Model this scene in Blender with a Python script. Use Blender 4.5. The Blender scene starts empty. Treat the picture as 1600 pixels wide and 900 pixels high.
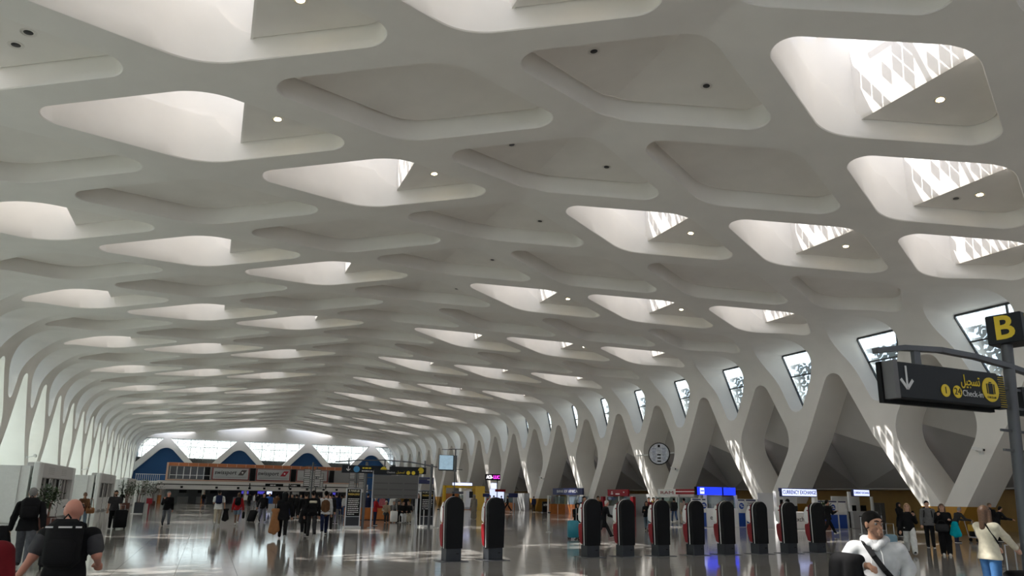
import bpy, bmesh, math, random
from mathutils import Vector, Matrix, Euler
S = bpy.context.scene
COL = S.collection
R = math.radians
PI = math.pi

# ------------------------------------------------------------------ camera
cam_d = bpy.data.cameras.new('camera')
cam_d.sensor_fit = 'HORIZONTAL'; cam_d.sensor_width = 36.0
cam_d.lens = 36.0 * 1102.66 / 1600.0
cam_d.shift_y = (516.14 - 450.0) / 1600.0
cam_d.clip_start = 0.05; cam_d.clip_end = 600
cam = bpy.data.objects.new('camera', cam_d); COL.objects.link(cam)
CX, CZ = -12.7646, 1.67
_p, _y, _r = 0.23214, 0.395257, 0.016577
_fw = Vector((math.sin(_y) * math.cos(_p), math.cos(_y) * math.cos(_p), math.sin(_p)))
_rt0 = Vector((math.cos(_y), -math.sin(_y), 0)); _up0 = _rt0.cross(_fw)
_rt = _rt0 * math.cos(_r) + _up0 * math.sin(_r); _up = _up0 * math.cos(_r) - _rt0 * math.sin(_r)
cam.matrix_world = Matrix(((_rt.x, _up.x, -_fw.x, CX), (_rt.y, _up.y, -_fw.y, 0), (_rt.z, _up.z, -_fw.z, CZ), (0, 0, 0, 1)))
S.camera = cam

# ------------------------------------------------------------------ world, sun, exposure
SUN_DIR = Vector((-0.46, 0.27, 0.85)).normalized()      # towards the sun: from the left, high
w = bpy.data.worlds.new('sky'); S.world = w; w.use_nodes = True
nt = w.node_tree; nt.nodes.clear()
wo = nt.nodes.new('ShaderNodeOutputWorld'); bg = nt.nodes.new('ShaderNodeBackground')
sky = nt.nodes.new('ShaderNodeTexSky'); sky.sky_type = 'NISHITA'; sky.sun_disc = False
sky.sun_elevation = math.asin(SUN_DIR.z); sky.sun_rotation = math.atan2(SUN_DIR.x, SUN_DIR.y)
sky.air_density = 1.0; sky.dust_density = 2.5; sky.ozone_density = 1.0
hsv = nt.nodes.new('ShaderNodeHueSaturation'); hsv.inputs['Saturation'].default_value = 0.55
nt.links.new(sky.outputs[0], hsv.inputs['Color']); nt.links.new(hsv.outputs[0], bg.inputs['Color'])
bg.inputs['Strength'].default_value = 0.30
nt.links.new(bg.outputs[0], wo.inputs['Surface'])
sun_d = bpy.data.lights.new('sun', 'SUN'); sun_d.energy = 8.0; sun_d.angle = R(0.53); sun_d.color = (1.0, 0.95, 0.88)
sun = bpy.data.objects.new('sun', sun_d); COL.objects.link(sun)
sun.rotation_euler = SUN_DIR.to_track_quat('Z', 'Y').to_euler(); sun.location = (-60, 20, 80)
S.view_settings.view_transform = 'Standard'; S.view_settings.look = 'None'
S.view_settings.gamma = 1.0; S.view_settings.use_curve_mapping = False
S.view_settings.exposure = 1.28
S.cycles.use_denoising = True
S.cycles.max_bounces = 14; S.cycles.diffuse_bounces = 11; S.cycles.glossy_bounces = 4
S.cycles.transmission_bounces = 6; S.cycles.transparent_max_bounces = 12
S.cycles.sample_clamp_indirect = 6.0
S.cycles.caustics_reflective = False; S.cycles.caustics_refractive = False

# ------------------------------------------------------------------ materials
MATS = {}
def mat(name, col, rough=0.5, metal=0.0, noise=0.0, nscale=8.0, bump=0.0, emit=None, estr=0.0, spec=0.5, trans=0.0, alpha=1.0):
    if name in MATS: return MATS[name]
    m = bpy.data.materials.new(name); m.use_nodes = True; t = m.node_tree
    b = t.nodes['Principled BSDF']
    c = (col[0], col[1], col[2], 1)
    b.inputs['Base Color'].default_value = c
    b.inputs['Roughness'].default_value = rough; b.inputs['Metallic'].default_value = metal
    b.inputs['Specular IOR Level'].default_value = spec
    if trans: b.inputs['Transmission Weight'].default_value = trans
    if alpha < 1: b.inputs['Alpha'].default_value = alpha
    if emit:
        b.inputs['Emission Color'].default_value = (emit[0], emit[1], emit[2], 1); b.inputs['Emission Strength'].default_value = estr
    if noise or bump:
        tc = t.nodes.new('ShaderNodeTexCoord'); n = t.nodes.new('ShaderNodeTexNoise')
        n.inputs['Scale'].default_value = nscale; n.inputs['Detail'].default_value = 5
        t.links.new(tc.outputs['Object'], n.inputs['Vector'])
        if noise:
            r = t.nodes.new('ShaderNodeValToRGB')
            r.color_ramp.elements[0].position = 0.3; r.color_ramp.elements[1].position = 0.7
            r.color_ramp.elements[0].color = tuple(max(0, x * (1 - noise)) for x in col) + (1,)
            r.color_ramp.elements[1].color = tuple(min(1, x * (1 + noise)) for x in col) + (1,)
            t.links.new(n.outputs['Fac'], r.inputs['Fac']); t.links.new(r.outputs['Color'], b.inputs['Base Color'])
        if bump:
            bp = t.nodes.new('ShaderNodeBump'); bp.inputs['Strength'].default_value = bump; bp.inputs['Distance'].default_value = 0.02
            t.links.new(n.outputs['Fac'], bp.inputs['Height']); t.links.new(bp.outputs['Normal'], b.inputs['Normal'])
    MATS[name] = m
    return m
def glass_mat(name, tint, refl=0.12, opacity=0.0, milk=(0.8, 0.85, 0.85), translucent=False):
    if name in MATS: return MATS[name]
    m = bpy.data.materials.new(name); m.use_nodes = True; t = m.node_tree; t.nodes.clear()
    o = t.nodes.new('ShaderNodeOutputMaterial'); tr = t.nodes.new('ShaderNodeBsdfTransparent'); g = t.nodes.new('ShaderNodeBsdfGlossy')
    tr.inputs['Color'].default_value = (*tint, 1); g.inputs['Roughness'].default_value = 0.03
    mx = t.nodes.new('ShaderNodeMixShader'); mx.inputs[0].default_value = refl
    t.links.new(tr.outputs[0], mx.inputs[1]); t.links.new(g.outputs[0], mx.inputs[2])
    last = mx
    if opacity:
        d = t.nodes.new('ShaderNodeBsdfTranslucent' if translucent else 'ShaderNodeBsdfDiffuse'); d.inputs['Color'].default_value = (*milk, 1)
        m2 = t.nodes.new('ShaderNodeMixShader'); m2.inputs[0].default_value = opacity
        t.links.new(mx.outputs[0], m2.inputs[1]); t.links.new(d.outputs[0], m2.inputs[2]); last = m2
    t.links.new(last.outputs[0], o.inputs['Surface'])
    MATS[name] = m
    return m
PLASTER = mat('white_plaster', (0.85, 0.828, 0.79), 0.65, noise=0.03, nscale=0.6)
PANEL = mat('coffer_plaster', (0.83, 0.80, 0.76), 0.7, noise=0.03, nscale=0.8)
FRAME = mat('dark_window_frame', (0.06, 0.065, 0.07), 0.4, 0.3)
FRET = mat('white_fretwork', (0.88, 0.87, 0.84), 0.5)
GLASS = glass_mat('clear_glass', (0.52, 0.60, 0.64), 0.08)
EGLASS = glass_mat('end_window_glass', (0.9, 0.95, 0.97), 0.05)
FROST = glass_mat('frosted_glass', (0.7, 0.72, 0.72), 0.05, 0.95, (0.53, 0.575, 0.56), True)
FRONT_FILL = glass_mat('front_fill_glazing', (0.8, 0.8, 0.8), 0.05, 0.7, (0.9, 0.88, 0.86), True)  # added bright glazing behind the camera, lights the surfaces facing it

# ------------------------------------------------------------------ mesh helpers
def link(o, parent=None):
    COL.objects.link(o)
    if parent is not None: o.parent = parent
    return o
def mk(name, v, f, m=None, parent=None, loc=None, smooth=None, mi=None):
    me = bpy.data.meshes.new(name); me.from_pydata(v, [], f); me.update()
    for x in (m if isinstance(m, (list, tuple)) else [m]):
        if x: me.materials.append(x)
    if mi: me.polygons.foreach_set('material_index', mi)
    if smooth is not None:
        me.polygons.foreach_set('use_smooth', [True] * len(me.polygons)); me.set_sharp_from_angle(angle=R(smooth))
    o = link(bpy.data.objects.new(name, me), parent)
    if loc: o.location = loc
    return o
def inst(src, parent=None, loc=None, rz=None, name=None):
    o = src.copy(); COL.objects.link(o)
    if parent is not None: o.parent = parent
    if loc is not None: o.location = loc
    if rz is not None: o.rotation_euler = (0, 0, rz)
    return o
def tag(o, label=None, cat=None, group=None, kind=None):
    if label: o['label'] = label
    if cat: o['category'] = cat
    if group: o['group'] = group
    if kind: o['kind'] = kind
    return o
def empty(name, loc=(0, 0, 0), rz=0, label=None, cat=None, group=None, kind=None):
    o = link(bpy.data.objects.new(name, None)); o.location = loc; o.rotation_euler = (0, 0, rz); o.empty_display_size = 0.2
    return tag(o, label, cat, group, kind)
def struct(o):
    o['kind'] = 'structure'; return o
def copy_tree(o, parent=None, loc=None, rz=None):
    c = o.copy(); COL.objects.link(c)
    if parent is not None: c.parent = parent
    if loc is not None: c.location = loc
    if rz is not None: c.rotation_euler = (0, 0, rz)
    for ch in list(o.children): copy_tree(ch, c)
    return c

class MB:
    """collects shapes, builds ONE mesh object"""
    def __init__(s): s.v = []; s.f = []; s.mi = []; s.m = 0
    def _add(s, v, f):
        b = len(s.v); s.v += [tuple(x) for x in v]; s.f += [tuple(i + b for i in q) for q in f]; s.mi += [s.m] * len(f)
    def box(s, c, d, rz=0.0, M=None, bev=0.0):
        x, y, z = d[0] / 2, d[1] / 2, d[2] / 2
        if bev > 0:
            b = min(bev, x * .9, y * .9); pts = [(-x + b, -y), (x - b, -y), (x, -y + b), (x, y - b), (x - b, y), (-x + b, y), (-x, y - b), (-x, -y + b)]
            e = min(bev, z * .9)
            L = [[(px * (x - e) / x, py * (y - e) / y, -z) for px, py in pts], [(px, py, -z + e) for px, py in pts], [(px, py, z - e) for px, py in pts], [(px * (x - e) / x, py * (y - e) / y, z) for px, py in pts]]
            v = sum(L, []); f = [tuple(range(7, -1, -1)), tuple(range(24, 32))]
            for k in range(3):
                for i in range(8): f.append((k * 8 + i, k * 8 + (i + 1) % 8, k * 8 + 8 + (i + 1) % 8, k * 8 + 8 + i))
        else:
            v = [(-x, -y, -z), (x, -y, -z), (x, y, -z), (-x, y, -z), (-x, -y, z), (x, -y, z), (x, y, z), (-x, y, z)]
            f = [(3, 2, 1, 0), (4, 5, 6, 7), (0, 1, 5, 4), (1, 2, 6, 5), (2, 3, 7, 6), (3, 0, 4, 7)]
        if M is not None: v = [M @ Vector(q) + Vector(c) for q in v]
        else:
            ca, sa = math.cos(rz), math.sin(rz)
            v = [(c[0] + q[0] * ca - q[1] * sa, c[1] + q[0] * sa + q[1] * ca, c[2] + q[2]) for q in v]
        s._add(v, f); return s
    def bar(s, a, b, w, h, up=(0, 0, 1)):
        a, b = Vector(a), Vector(b); d = (b - a); L = d.length
        if L < 1e-6: return s
        d /= L; u = Vector(up); x = d.cross(u)
        if x.length < 1e-4: x = d.cross(Vector((1, 0, 0)))
        x.normalize(); z = x.cross(d)
        M = Matrix((x, d, z)).transposed()
        return s.box((a + b) / 2, (w, L, h), M=M)
    def tube(s, pts, r, n=8, cap=True):
        pts = [Vector(p) for p in pts]; rs = r if isinstance(r, (list, tuple)) else [r] * len(pts)
        v = []; f = []; ref = None
        for i, p in enumerate(pts):
            d = (pts[min(i + 1, len(pts) - 1)] - pts[max(i - 1, 0)]).normalized()
            if ref is None:
                ref = d.orthogonal().normalized()
            ref = (ref - d * ref.dot(d))
            if ref.length < 1e-5: ref = d.orthogonal()
            ref.normalize(); q = d.cross(ref)
            for k in range(n):
                a = 2 * PI * k / n; v.append(p + (ref * math.cos(a) + q * math.sin(a)) * rs[i])
        for i in range(len(pts) - 1):
            for k in range(n): f.append((i * n + k, i * n + (k + 1) % n, (i + 1) * n + (k + 1) % n, (i + 1) * n + k))
        if cap: f.append(tuple(range(n - 1, -1, -1))); f.append(tuple(range((len(pts) - 1) * n, len(pts) * n)))
        s._add(v, f); return s
    def lathe(s, prof, c=(0, 0, 0), n=16, M=None):
        v = []; f = []; c = Vector(c)
        for r, z in prof:
            for k in range(n):
                a = 2 * PI * k / n; q = Vector((r * math.cos(a), r * math.sin(a), z))
                v.append((M @ q if M is not None else q) + c)
        for i in range(len(prof) - 1):
            for k in range(n): f.append((i * n + k, i * n + (k + 1) % n, (i + 1) * n + (k + 1) % n, (i + 1) * n + k))
        f.append(tuple(range(n - 1, -1, -1))); f.append(tuple(range((len(prof) - 1) * n, len(prof) * n)))
        s._add(v, f); return s
    def ball(s, c, r, n=12, m=8, M=None):
        r = r if isinstance(r, (list, tuple)) else (r, r, r); v = []; f = []
        for i in range(m + 1):
            t = PI * i / m
            for k in range(n):
                a = 2 * PI * k / n; q = Vector((r[0] * math.sin(t) * math.cos(a), r[1] * math.sin(t) * math.sin(a), r[2] * math.cos(t)))
                v.append((M @ q if M is not None else q) + Vector(c))
        for i in range(m):
            for k in range(n): f.append((i * n + k, (i + 1) * n + k, (i + 1) * n + (k + 1) % n, i * n + (k + 1) % n))
        s._add(v, f); return s
    def prism(s, poly, axis, a, b):
        """poly: 2D points; axis 'x','y','z' = extrusion axis between a and b"""
        def P(p, t):
            if axis == 'x': return (t, p[0], p[1])
            if axis == 'y': return (p[0], t, p[1])
            return (p[0], p[1], t)
        n = len(poly); v = [P(p, a) for p in poly] + [P(p, b) for p in poly]
        f = [tuple(range(n - 1, -1, -1)), tuple(range(n, 2 * n))] + [(i, (i + 1) % n, n + (i + 1) % n, n + i) for i in range(n)]
        s._add(v, f); return s
    def build(s, name, m, parent=None, loc=None, smooth=None):
        return mk(name, s.v, s.f, m, parent, loc, smooth, s.mi if isinstance(m, (list, tuple)) and len(m) > 1 else None)

def fillet_arcs(poly, rad, seg=6):
    """for each vertex of polygon the list of arc points"""
    out = []; n = len(poly)
    for i in range(n):
        p = Vector(poly[i]); a = Vector(poly[i - 1]) - p; b = Vector(poly[(i + 1) % n]) - p
        r = rad[i]
        if r <= 1e-6 or a.length < 1e-6 or b.length < 1e-6: out.append([p.copy() for _ in range(2 * seg + 1)]); continue
        la, lb = a.length, b.length; a /= la; b /= lb
        ang = a.angle(b); d = min(r / math.tan(ang / 2), la * .49, lb * .49); r = d * math.tan(ang / 2)
        c = p + (a + b).normalized() * (r / math.sin(ang / 2))
        s, e = p + a * d - c, p + b * d - c
        th = s.angle(e); cr = s.x * e.y - s.y * e.x; sg = 1 if cr > 0 else -1
        arc = []
        for k in range(2 * seg + 1):
            t = sg * th * k / (2 * seg); arc.append(c + Vector((s.x * math.cos(t) - s.y * math.sin(t), s.x * math.sin(t) + s.y * math.cos(t))))
        out.append(arc)
    return out
def outline(poly, rad, seg=6, mid=6):
    """closed rounded outline; returns points, starting at the middle of vertex 0's arc; (2*seg+mid) points per edge"""
    arcs = fillet_arcs(poly, rad, seg); n = len(poly); pts = []
    for i in range(n):
        A, B = arcs[i], arcs[(i + 1) % n]
        h = A[seg:] ; g = B[:seg + 1]
        a, b = h[-1], g[0]
        pts += h[:-1] + [a.lerp(b, k / mid) for k in range(mid)] + g[:-1]
    return pts

# ------------------------------------------------------------------ hall profile (cross-section), u = arc length from the ridge
HALF_W, RIDGE, SLOPE, RC = 26.65, 15.82, 0.112, 3.4
_ph = math.atan(SLOPE); PXC = HALF_W - RC
X1 = PXC + RC * math.sin(_ph); Z1 = RIDGE - SLOPE * X1; PZC = Z1 - RC * math.cos(_ph)
UA = X1 / math.cos(_ph); UB = UA + RC * (PI / 2 - _ph); UF = UB + PZC
def prof(u):
    sg = 1 if u >= 0 else -1; u = abs(u)
    if u <= UA: x, z = u * math.cos(_ph), RIDGE - u * math.sin(_ph)
    elif u <= UB:
        a = PI / 2 - _ph - (u - UA) / RC; x, z = PXC + RC * math.cos(a), PZC + RC * math.sin(a)
    else: x, z = HALF_W, PZC - (u - UB)
    return sg * x, z
P = 7.1175; Y0 = 29.0993; HP = P / 2
US = [0, 7.15, 14.31, 21.45, 25.9, 32.3]
KMIN, KMAX = -16, 38
YMIN, YMAX = Y0 + KMIN * HP, Y0 + KMAX * HP
def Yk(k): return Y0 + k * HP
BDY = -0.12
def is_sky(j, k):
    a = abs(j)
    if a == 0 or k >= 33: return False
    if a == 1: return k % 4 == 0
    if a == 2: return k % 4 == 3 or k == -3
    if a == 3: return k % 4 == 2
    return False
def cell_poly(j):
    """hole polygon (u rel. to column centre, y) + radii, for columns -3..3 (mirrored for j<0)"""
    a = abs(j); q = 0.814
    ul = (US[a] - US[a - 1] if a else US[1]) * q; ur = (US[a + 1] - US[a]) * q; b = HP * q
    if j < 0: ul, ur = ur, ul
    return [(-ul, 0), (0, -b), (ur, 0), (0, b)], [0.72, 2.1, 0.72, 2.1]
def tile_poly(j):
    a = abs(j); ul = (US[a] - US[a - 1] if a else US[1]); ur = US[a + 1] - US[a]
    if j < 0: ul, ur = ur, ul
    return [(-ul, 0), (0, -HP), (ur, 0), (0, HP)]
SEG, MID, RAD = 6, 8, 4
def skin_ring(V, F, outer, inner, uc, yc, closed=True, rad=RAD, lift=None):
    """quads between outer and inner outlines mapped on the profile"""
    n = len(outer); b = len(V)
    for r in range(rad + 1):
        t = r / rad
        for o, i in zip(outer, inner):
            u = uc + o[0] * (1 - t) + i[0] * t; y = yc + o[1] * (1 - t) + i[1] * t
            x, z = prof(u); V.append((x, y, z))
    for r in range(rad):
        for k in range(n if closed else n - 1):
            a = b + r * n + k; c = b + r * n + (k + 1) % n
            F.append((a, c, c + n, a + n))
    return b + rad * n
def edge_pts(a, b, n):
    a, b = Vector(a), Vector(b); return [a.lerp(b, i / n) for i in range(n)]
NPE = 2 * SEG + MID

# ---- ceiling skin with its reveals
V = []; F = []
CELLS = []
LEFT_H = 2.0; SOF_H = 0.75; CUTX = 1.25
def rev_h(x, skyl):
    if not skyl: return SOF_H + 0.12
    if x <= 0.15: return LEFT_H
    if x >= CUTX: return SOF_H + 0.10
    t = (x - 0.15) / (CUTX - 0.15); t = t ** 0.8
    return LEFT_H + (SOF_H + 0.10 - LEFT_H) * t
for j in range(-3, 4):
    tp = tile_poly(j); hp, hr = cell_poly(j)
    outer = sum([edge_pts(tp[i], tp[(i + 1) % 4], NPE) for i in range(4)], [])
    inner = outline(hp, hr, SEG, MID)
    uc = US[abs(j)] * (1 if j >= 0 else -1)
    for k in range(KMIN, KMAX + 1):
        if (j + k) % 2 == 0: continue
        yc = Yk(k)
        inn = [Vector((q[0], q[1] + BDY)) for q in inner]
        big = [Vector((q[0] * 1.008, (q[1]) * 1.012 + BDY)) for q in inner]
        b = skin_ring(V, F, outer, big, uc, yc)
        n = len(inner); skyl = is_sky(j, k); CELLS.append((j, k, skyl))
        xc = prof(uc)[0]
        prev = b
        for hh in (0.035, 0.3, 1.0):
            c0 = len(V)
            for q in inn:
                x, z = prof(uc + q[0]); H = rev_h(x - xc, skyl)
                V.append((x, yc + q[1], z + (0.035 if hh == 0.035 else 0.035 + (H - 0.035) * hh)))
            for i in range(n): F.append((prev + i, prev + (i + 1) % n, c0 + (i + 1) % n, c0 + i))
            prev = c0
ceiling = struct(mk('ceiling', V, F, PLASTER, smooth=38))

# ---- blind coffer panels and skylights (one mesh per column, shared by its repeats)
def tri_fan_poly(V, F, pts, z_of, flip=False):
    b = len(V); n = len(pts)
    for p in pts: V.append((p[0], p[1], z_of(p)))
    F.append(tuple(range(b, b + n)) if not flip else tuple(range(b + n - 1, b - 1, -1)))
def clip_x(pts, x0, keep_right):
    out = []; n = len(pts)
    for i in range(n):
        a, b = pts[i], pts[(i + 1) % n]
        ia = (a[0] >= x0) == keep_right; ib = (b[0] >= x0) == keep_right
        if ia: out.append(a)
        if ia != ib:
            t = (x0 - a[0]) / (b[0] - a[0]); out.append(Vector((x0, a[1] + (b[1] - a[1]) * t)))
    return out
def slab(poly, zb, zt):
    """poly (x,y), bottom and top height functions"""
    n = len(poly); v = [(p[0], p[1], zb(p)) for p in poly] + [(p[0], p[1], zt(p)) for p in poly]
    f = [tuple(range(n - 1, -1, -1)), tuple(range(n, 2 * n))] + [(i, (i + 1) % n, n + (i + 1) % n, n + i) for i in range(n)]
    return v, f
LAMP_RING = mat('downlight_trim', (0.75, 0.72, 0.68), 0.3, 0.4)
LAMP_GLOW = mat('downlight_lamp', (1, 0.9, 0.7), 0.4, emit=(1.0, 0.78, 0.45), estr=14)
LAMP_OFF = mat('downlight_dark', (0.05, 0.05, 0.05), 0.3, 0.5)
def downlight(parent, loc, lit):
    m = MB(); m.lathe([(0.13, 0.0), (0.21, -0.012), (0.215, 0.006), (0.15, 0.03), (0.12, 0.10)][::1], n=20)
    o = m.build('downlight', LAMP_RING, parent, loc, 40)
    g = MB(); g.lathe([(0.125, -0.006), (0.06, -0.012), (0.001, -0.014)], n=16); g.build('lamp', LAMP_GLOW if lit else LAMP_OFF, o)
    return o
random.seed(7)
PROTO = {}
def make_blind(j):
    hp, hr = cell_poly(j); inner = outline(hp, hr, SEG, MID)
    uc = US[abs(j)] * (1 if j >= 0 else -1); xc = prof(uc)[0]
    pts = [Vector((prof(uc + q[0] * 0.955)[0] - xc, q[1] * 0.93 + BDY)) for q in inner]
    zc = lambda p: prof((p[0] + xc) / math.cos(_ph))[1] if abs(p[0] + xc) < X1 else prof(uc + p[0])[1]
    if j == 0:
        parts = [clip_x(pts, 0.0, False), clip_x(pts, 0.0, True)]
    else: parts = [pts]
    v = []; f = []
    for q in parts:
        a, b2 = slab(q, lambda p: RIDGE - SLOPE * abs(p[0] + xc) + SOF_H, lambda p: RIDGE - SLOPE * abs(p[0] + xc) + SOF_H + 0.08)
        n0 = len(v); v += a; f += [tuple(i + n0 for i in g) for g in b2]
    o = mk('coffer_panel', v, f, PANEL, ceiling)
    cap = [Vector((prof(uc + q[0] * 1.03)[0] - xc, q[1] * 1.04 + BDY)) for q in inner]
    n = len(cap); cv = [(p[0], p[1], zc(p) + SOF_H + 0.12) for p in cap] + [(0, BDY, RIDGE - SLOPE * abs(xc) + SOF_H + 0.14)]
    mk('coffer_light_seal', cv, [(i, n, (i + 1) % n) for i in range(n)], PANEL, o)  # unseen cap added to keep daylight from leaking round the panel
    return o
GLZ = glass_mat('skylight_glass', (0.52, 0.52, 0.53), 0.04)
LATT = mat('skylight_lattice', (0.72, 0.70, 0.66), 0.5)
def make_sky(j):
    hp, hr = cell_poly(j); inner = outline(hp, hr, SEG, MID)
    uc = US[abs(j)] * (1 if j >= 0 else -1); xc = prof(uc)[0]
    zb = lambda p: RIDGE - SLOPE * abs(p[0] + xc)
    if abs(j) == 3:
        zb = lambda p: prof(uc + p[0])[1]
    pts = [Vector((prof(uc + q[0])[0] - xc, q[1] + BDY)) for q in inner]
    ins = [Vector((p.x * 0.985, (p.y - BDY) * 0.985 + BDY)) for p in pts]
    right = clip_x(ins, CUTX, True)
    v, f = slab(right, lambda p: zb(p) + SOF_H, lambda p: zb(p) + SOF_H + 0.07)
    so = mk('skylight_soffit', v, f, PANEL, ceiling)
    # unseen plate added over the right half to block daylight leaks
    cap = clip_x([Vector((p.x * 1.03, (p.y - BDY) * 1.03 + BDY)) for p in pts], CUTX, True)
    v, f = slab(cap, lambda p: zb(p) + SOF_H + 0.09, lambda p: zb(p) + SOF_H + 0.14)
    mk('light_seal_plate', v, f, PANEL, so)
    # shaft above the left half, walls slightly set back; sloping glazed roof
    left = clip_x(pts, CUTX, False)
    xl = min(p.x for p in left)
    ztop = lambda x: zb(Vector((0, 0))) + LEFT_H + 0.35 + (x - xl) / (CUTX - xl) * 2.3
    big = [Vector((min(p.x * 1.05, CUTX), (p.y - BDY) * 1.09 + BDY)) for p in left]
    n = len(left); v = []; f = []
    for p in left: v.append((p.x, p.y, zb(p) + rev_h(p.x, True)))
    for p in big: v.append((p.x, p.y, zb(p) + rev_h(p.x, True) + 0.01))
    for p in big: v.append((p.x, p.y, ztop(p.x)))
    for i in range(n):
        k = (i + 1) % n
        if abs(left[i].x - CUTX) < 1e-4 and abs(left[k].x - CUTX) < 1e-4:
            continue
        f += [(i, k, n + k, n + i), (n + i, n + k, 2 * n + k, 2 * n + i)]
    sh = mk('skylight_shaft', v, f, PLASTER, ceiling, smooth=35)
    ys = sorted(p.y for p in big if abs(p.x - CUTX) < 1e-4); ya, yb = ys[0], ys[-1]
    w_ = MB(); z0 = zb(Vector((CUTX, 0))) + SOF_H; zt = ztop(CUTX) + 0.05
    w_.box((CUTX + 0.04, (ya + yb) / 2, (z0 + zt) / 2), (0.08, yb - ya + 0.1, zt - z0)); w_.build('sunlit_wall', PLASTER, sh)
    # lattice of rhombic tiles with open ones between, in the sloping plane
    L = MB(); poly = big
    def inside(x, y):
        c = False; m_ = len(poly)
        for i in range(m_):
            a, b_ = poly[i], poly[(i + 1) % m_]
            if (a.y > y) != (b_.y > y) and x < (b_.x - a.x) * (y - a.y) / (b_.y - a.y) + a.x: c = not c
        return c
    rnd = random.Random(11)
    dx, dy = 0.30, 0.22
    for r in range(-26, 14):
        for c in range(-16, 17):
            x, y = r * dx / 1.0, c * dy * 2 + (dy if r % 2 else 0) + BDY
            if not inside(x, y) or x > CUTX - 0.75: continue
            if (c + (r // 2)) % 5 == 0 or rnd.random() < 0.30: continue
            a, b_ = dx * 0.92, dy * 0.92
            q = [(x - a, y), (x, y - b_), (x + a, y), (x, y + b_)]
            n0 = len(L.v); L.v += [(p[0], p[1], ztop(p[0]) - 0.05) for p in q]; L.f.append((n0, n0 + 1, n0 + 2, n0 + 3)); L.mi.append(0)
    for yy in (-1.0, 0.55):
        L.bar((xl, yy * 0.2, ztop(xl) - 0.08), (CUTX, yy, ztop(CUTX) - 0.08), 0.16, 0.14)
    L.bar((CUTX - 0.75, -2.2, ztop(CUTX - .75) - 0.06), (CUTX - .75, 2.0, ztop(CUTX - .75) - 0.06), 0.12, 0.1)
    lo = L.build('lattice_screen', LATT, sh)
    v = [(p.x, p.y, ztop(p.x)) for p in big]
    mk('skylight_pane', v, [tuple(range(len(v)))], GLZ, sh)
    return so, sh
for (j, k, skyl) in CELLS:
    if k > KMAX - 1 or k < KMIN + 1: continue
    uc = US[abs(j)] * (1 if j >= 0 else -1); xc = prof(uc)[0]; loc = (xc, Yk(k), 0)
    if not skyl:
        if ('b', j) not in PROTO:
            o = make_blind(j); o.location = loc; PROTO[('b', j)] = o
        else: o = copy_tree(PROTO[('b', j)], ceiling, loc)
    else:
        if ('s', j) not in PROTO:
            a, b = make_sky(j); a.location = loc; b.location = loc; PROTO[('s', j)] = (a, b)
        else:
            for q in PROTO[('s', j)]: copy_tree(q, ceiling, loc)
# lights in the soffits
dl = {}
def put_light(j, k, dx, dy, lit):
    uc = US[abs(j)] * (1 if j >= 0 else -1); xc = prof(uc)[0]
    x = xc + dx; loc = (x, Yk(k) + dy, RIDGE - SLOPE * abs(x) + SOF_H)
    if lit not in dl:
        dl[lit] = downlight(ceiling, loc, lit); o = dl[lit]
    else: o = copy_tree(dl[lit], ceiling, loc)
    o.rotation_euler = (0, math.atan(SLOPE) * (1 if x > 0 else -1), 0)
for (j, k, skyl) in CELLS:
    if k < -6 or k > 22: continue
    if skyl:
        put_light(j, k, 2.45, -0.1, j >= -2)
        if (j, k) in ((-3, -2), (2, -3)): put_light(j, k, 2.0, 0.65, False)
    elif j == 0:
        put_light(j, k, -2.3, -0.1, False); put_light(j, k, 2.4, 0.0, False)

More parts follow.
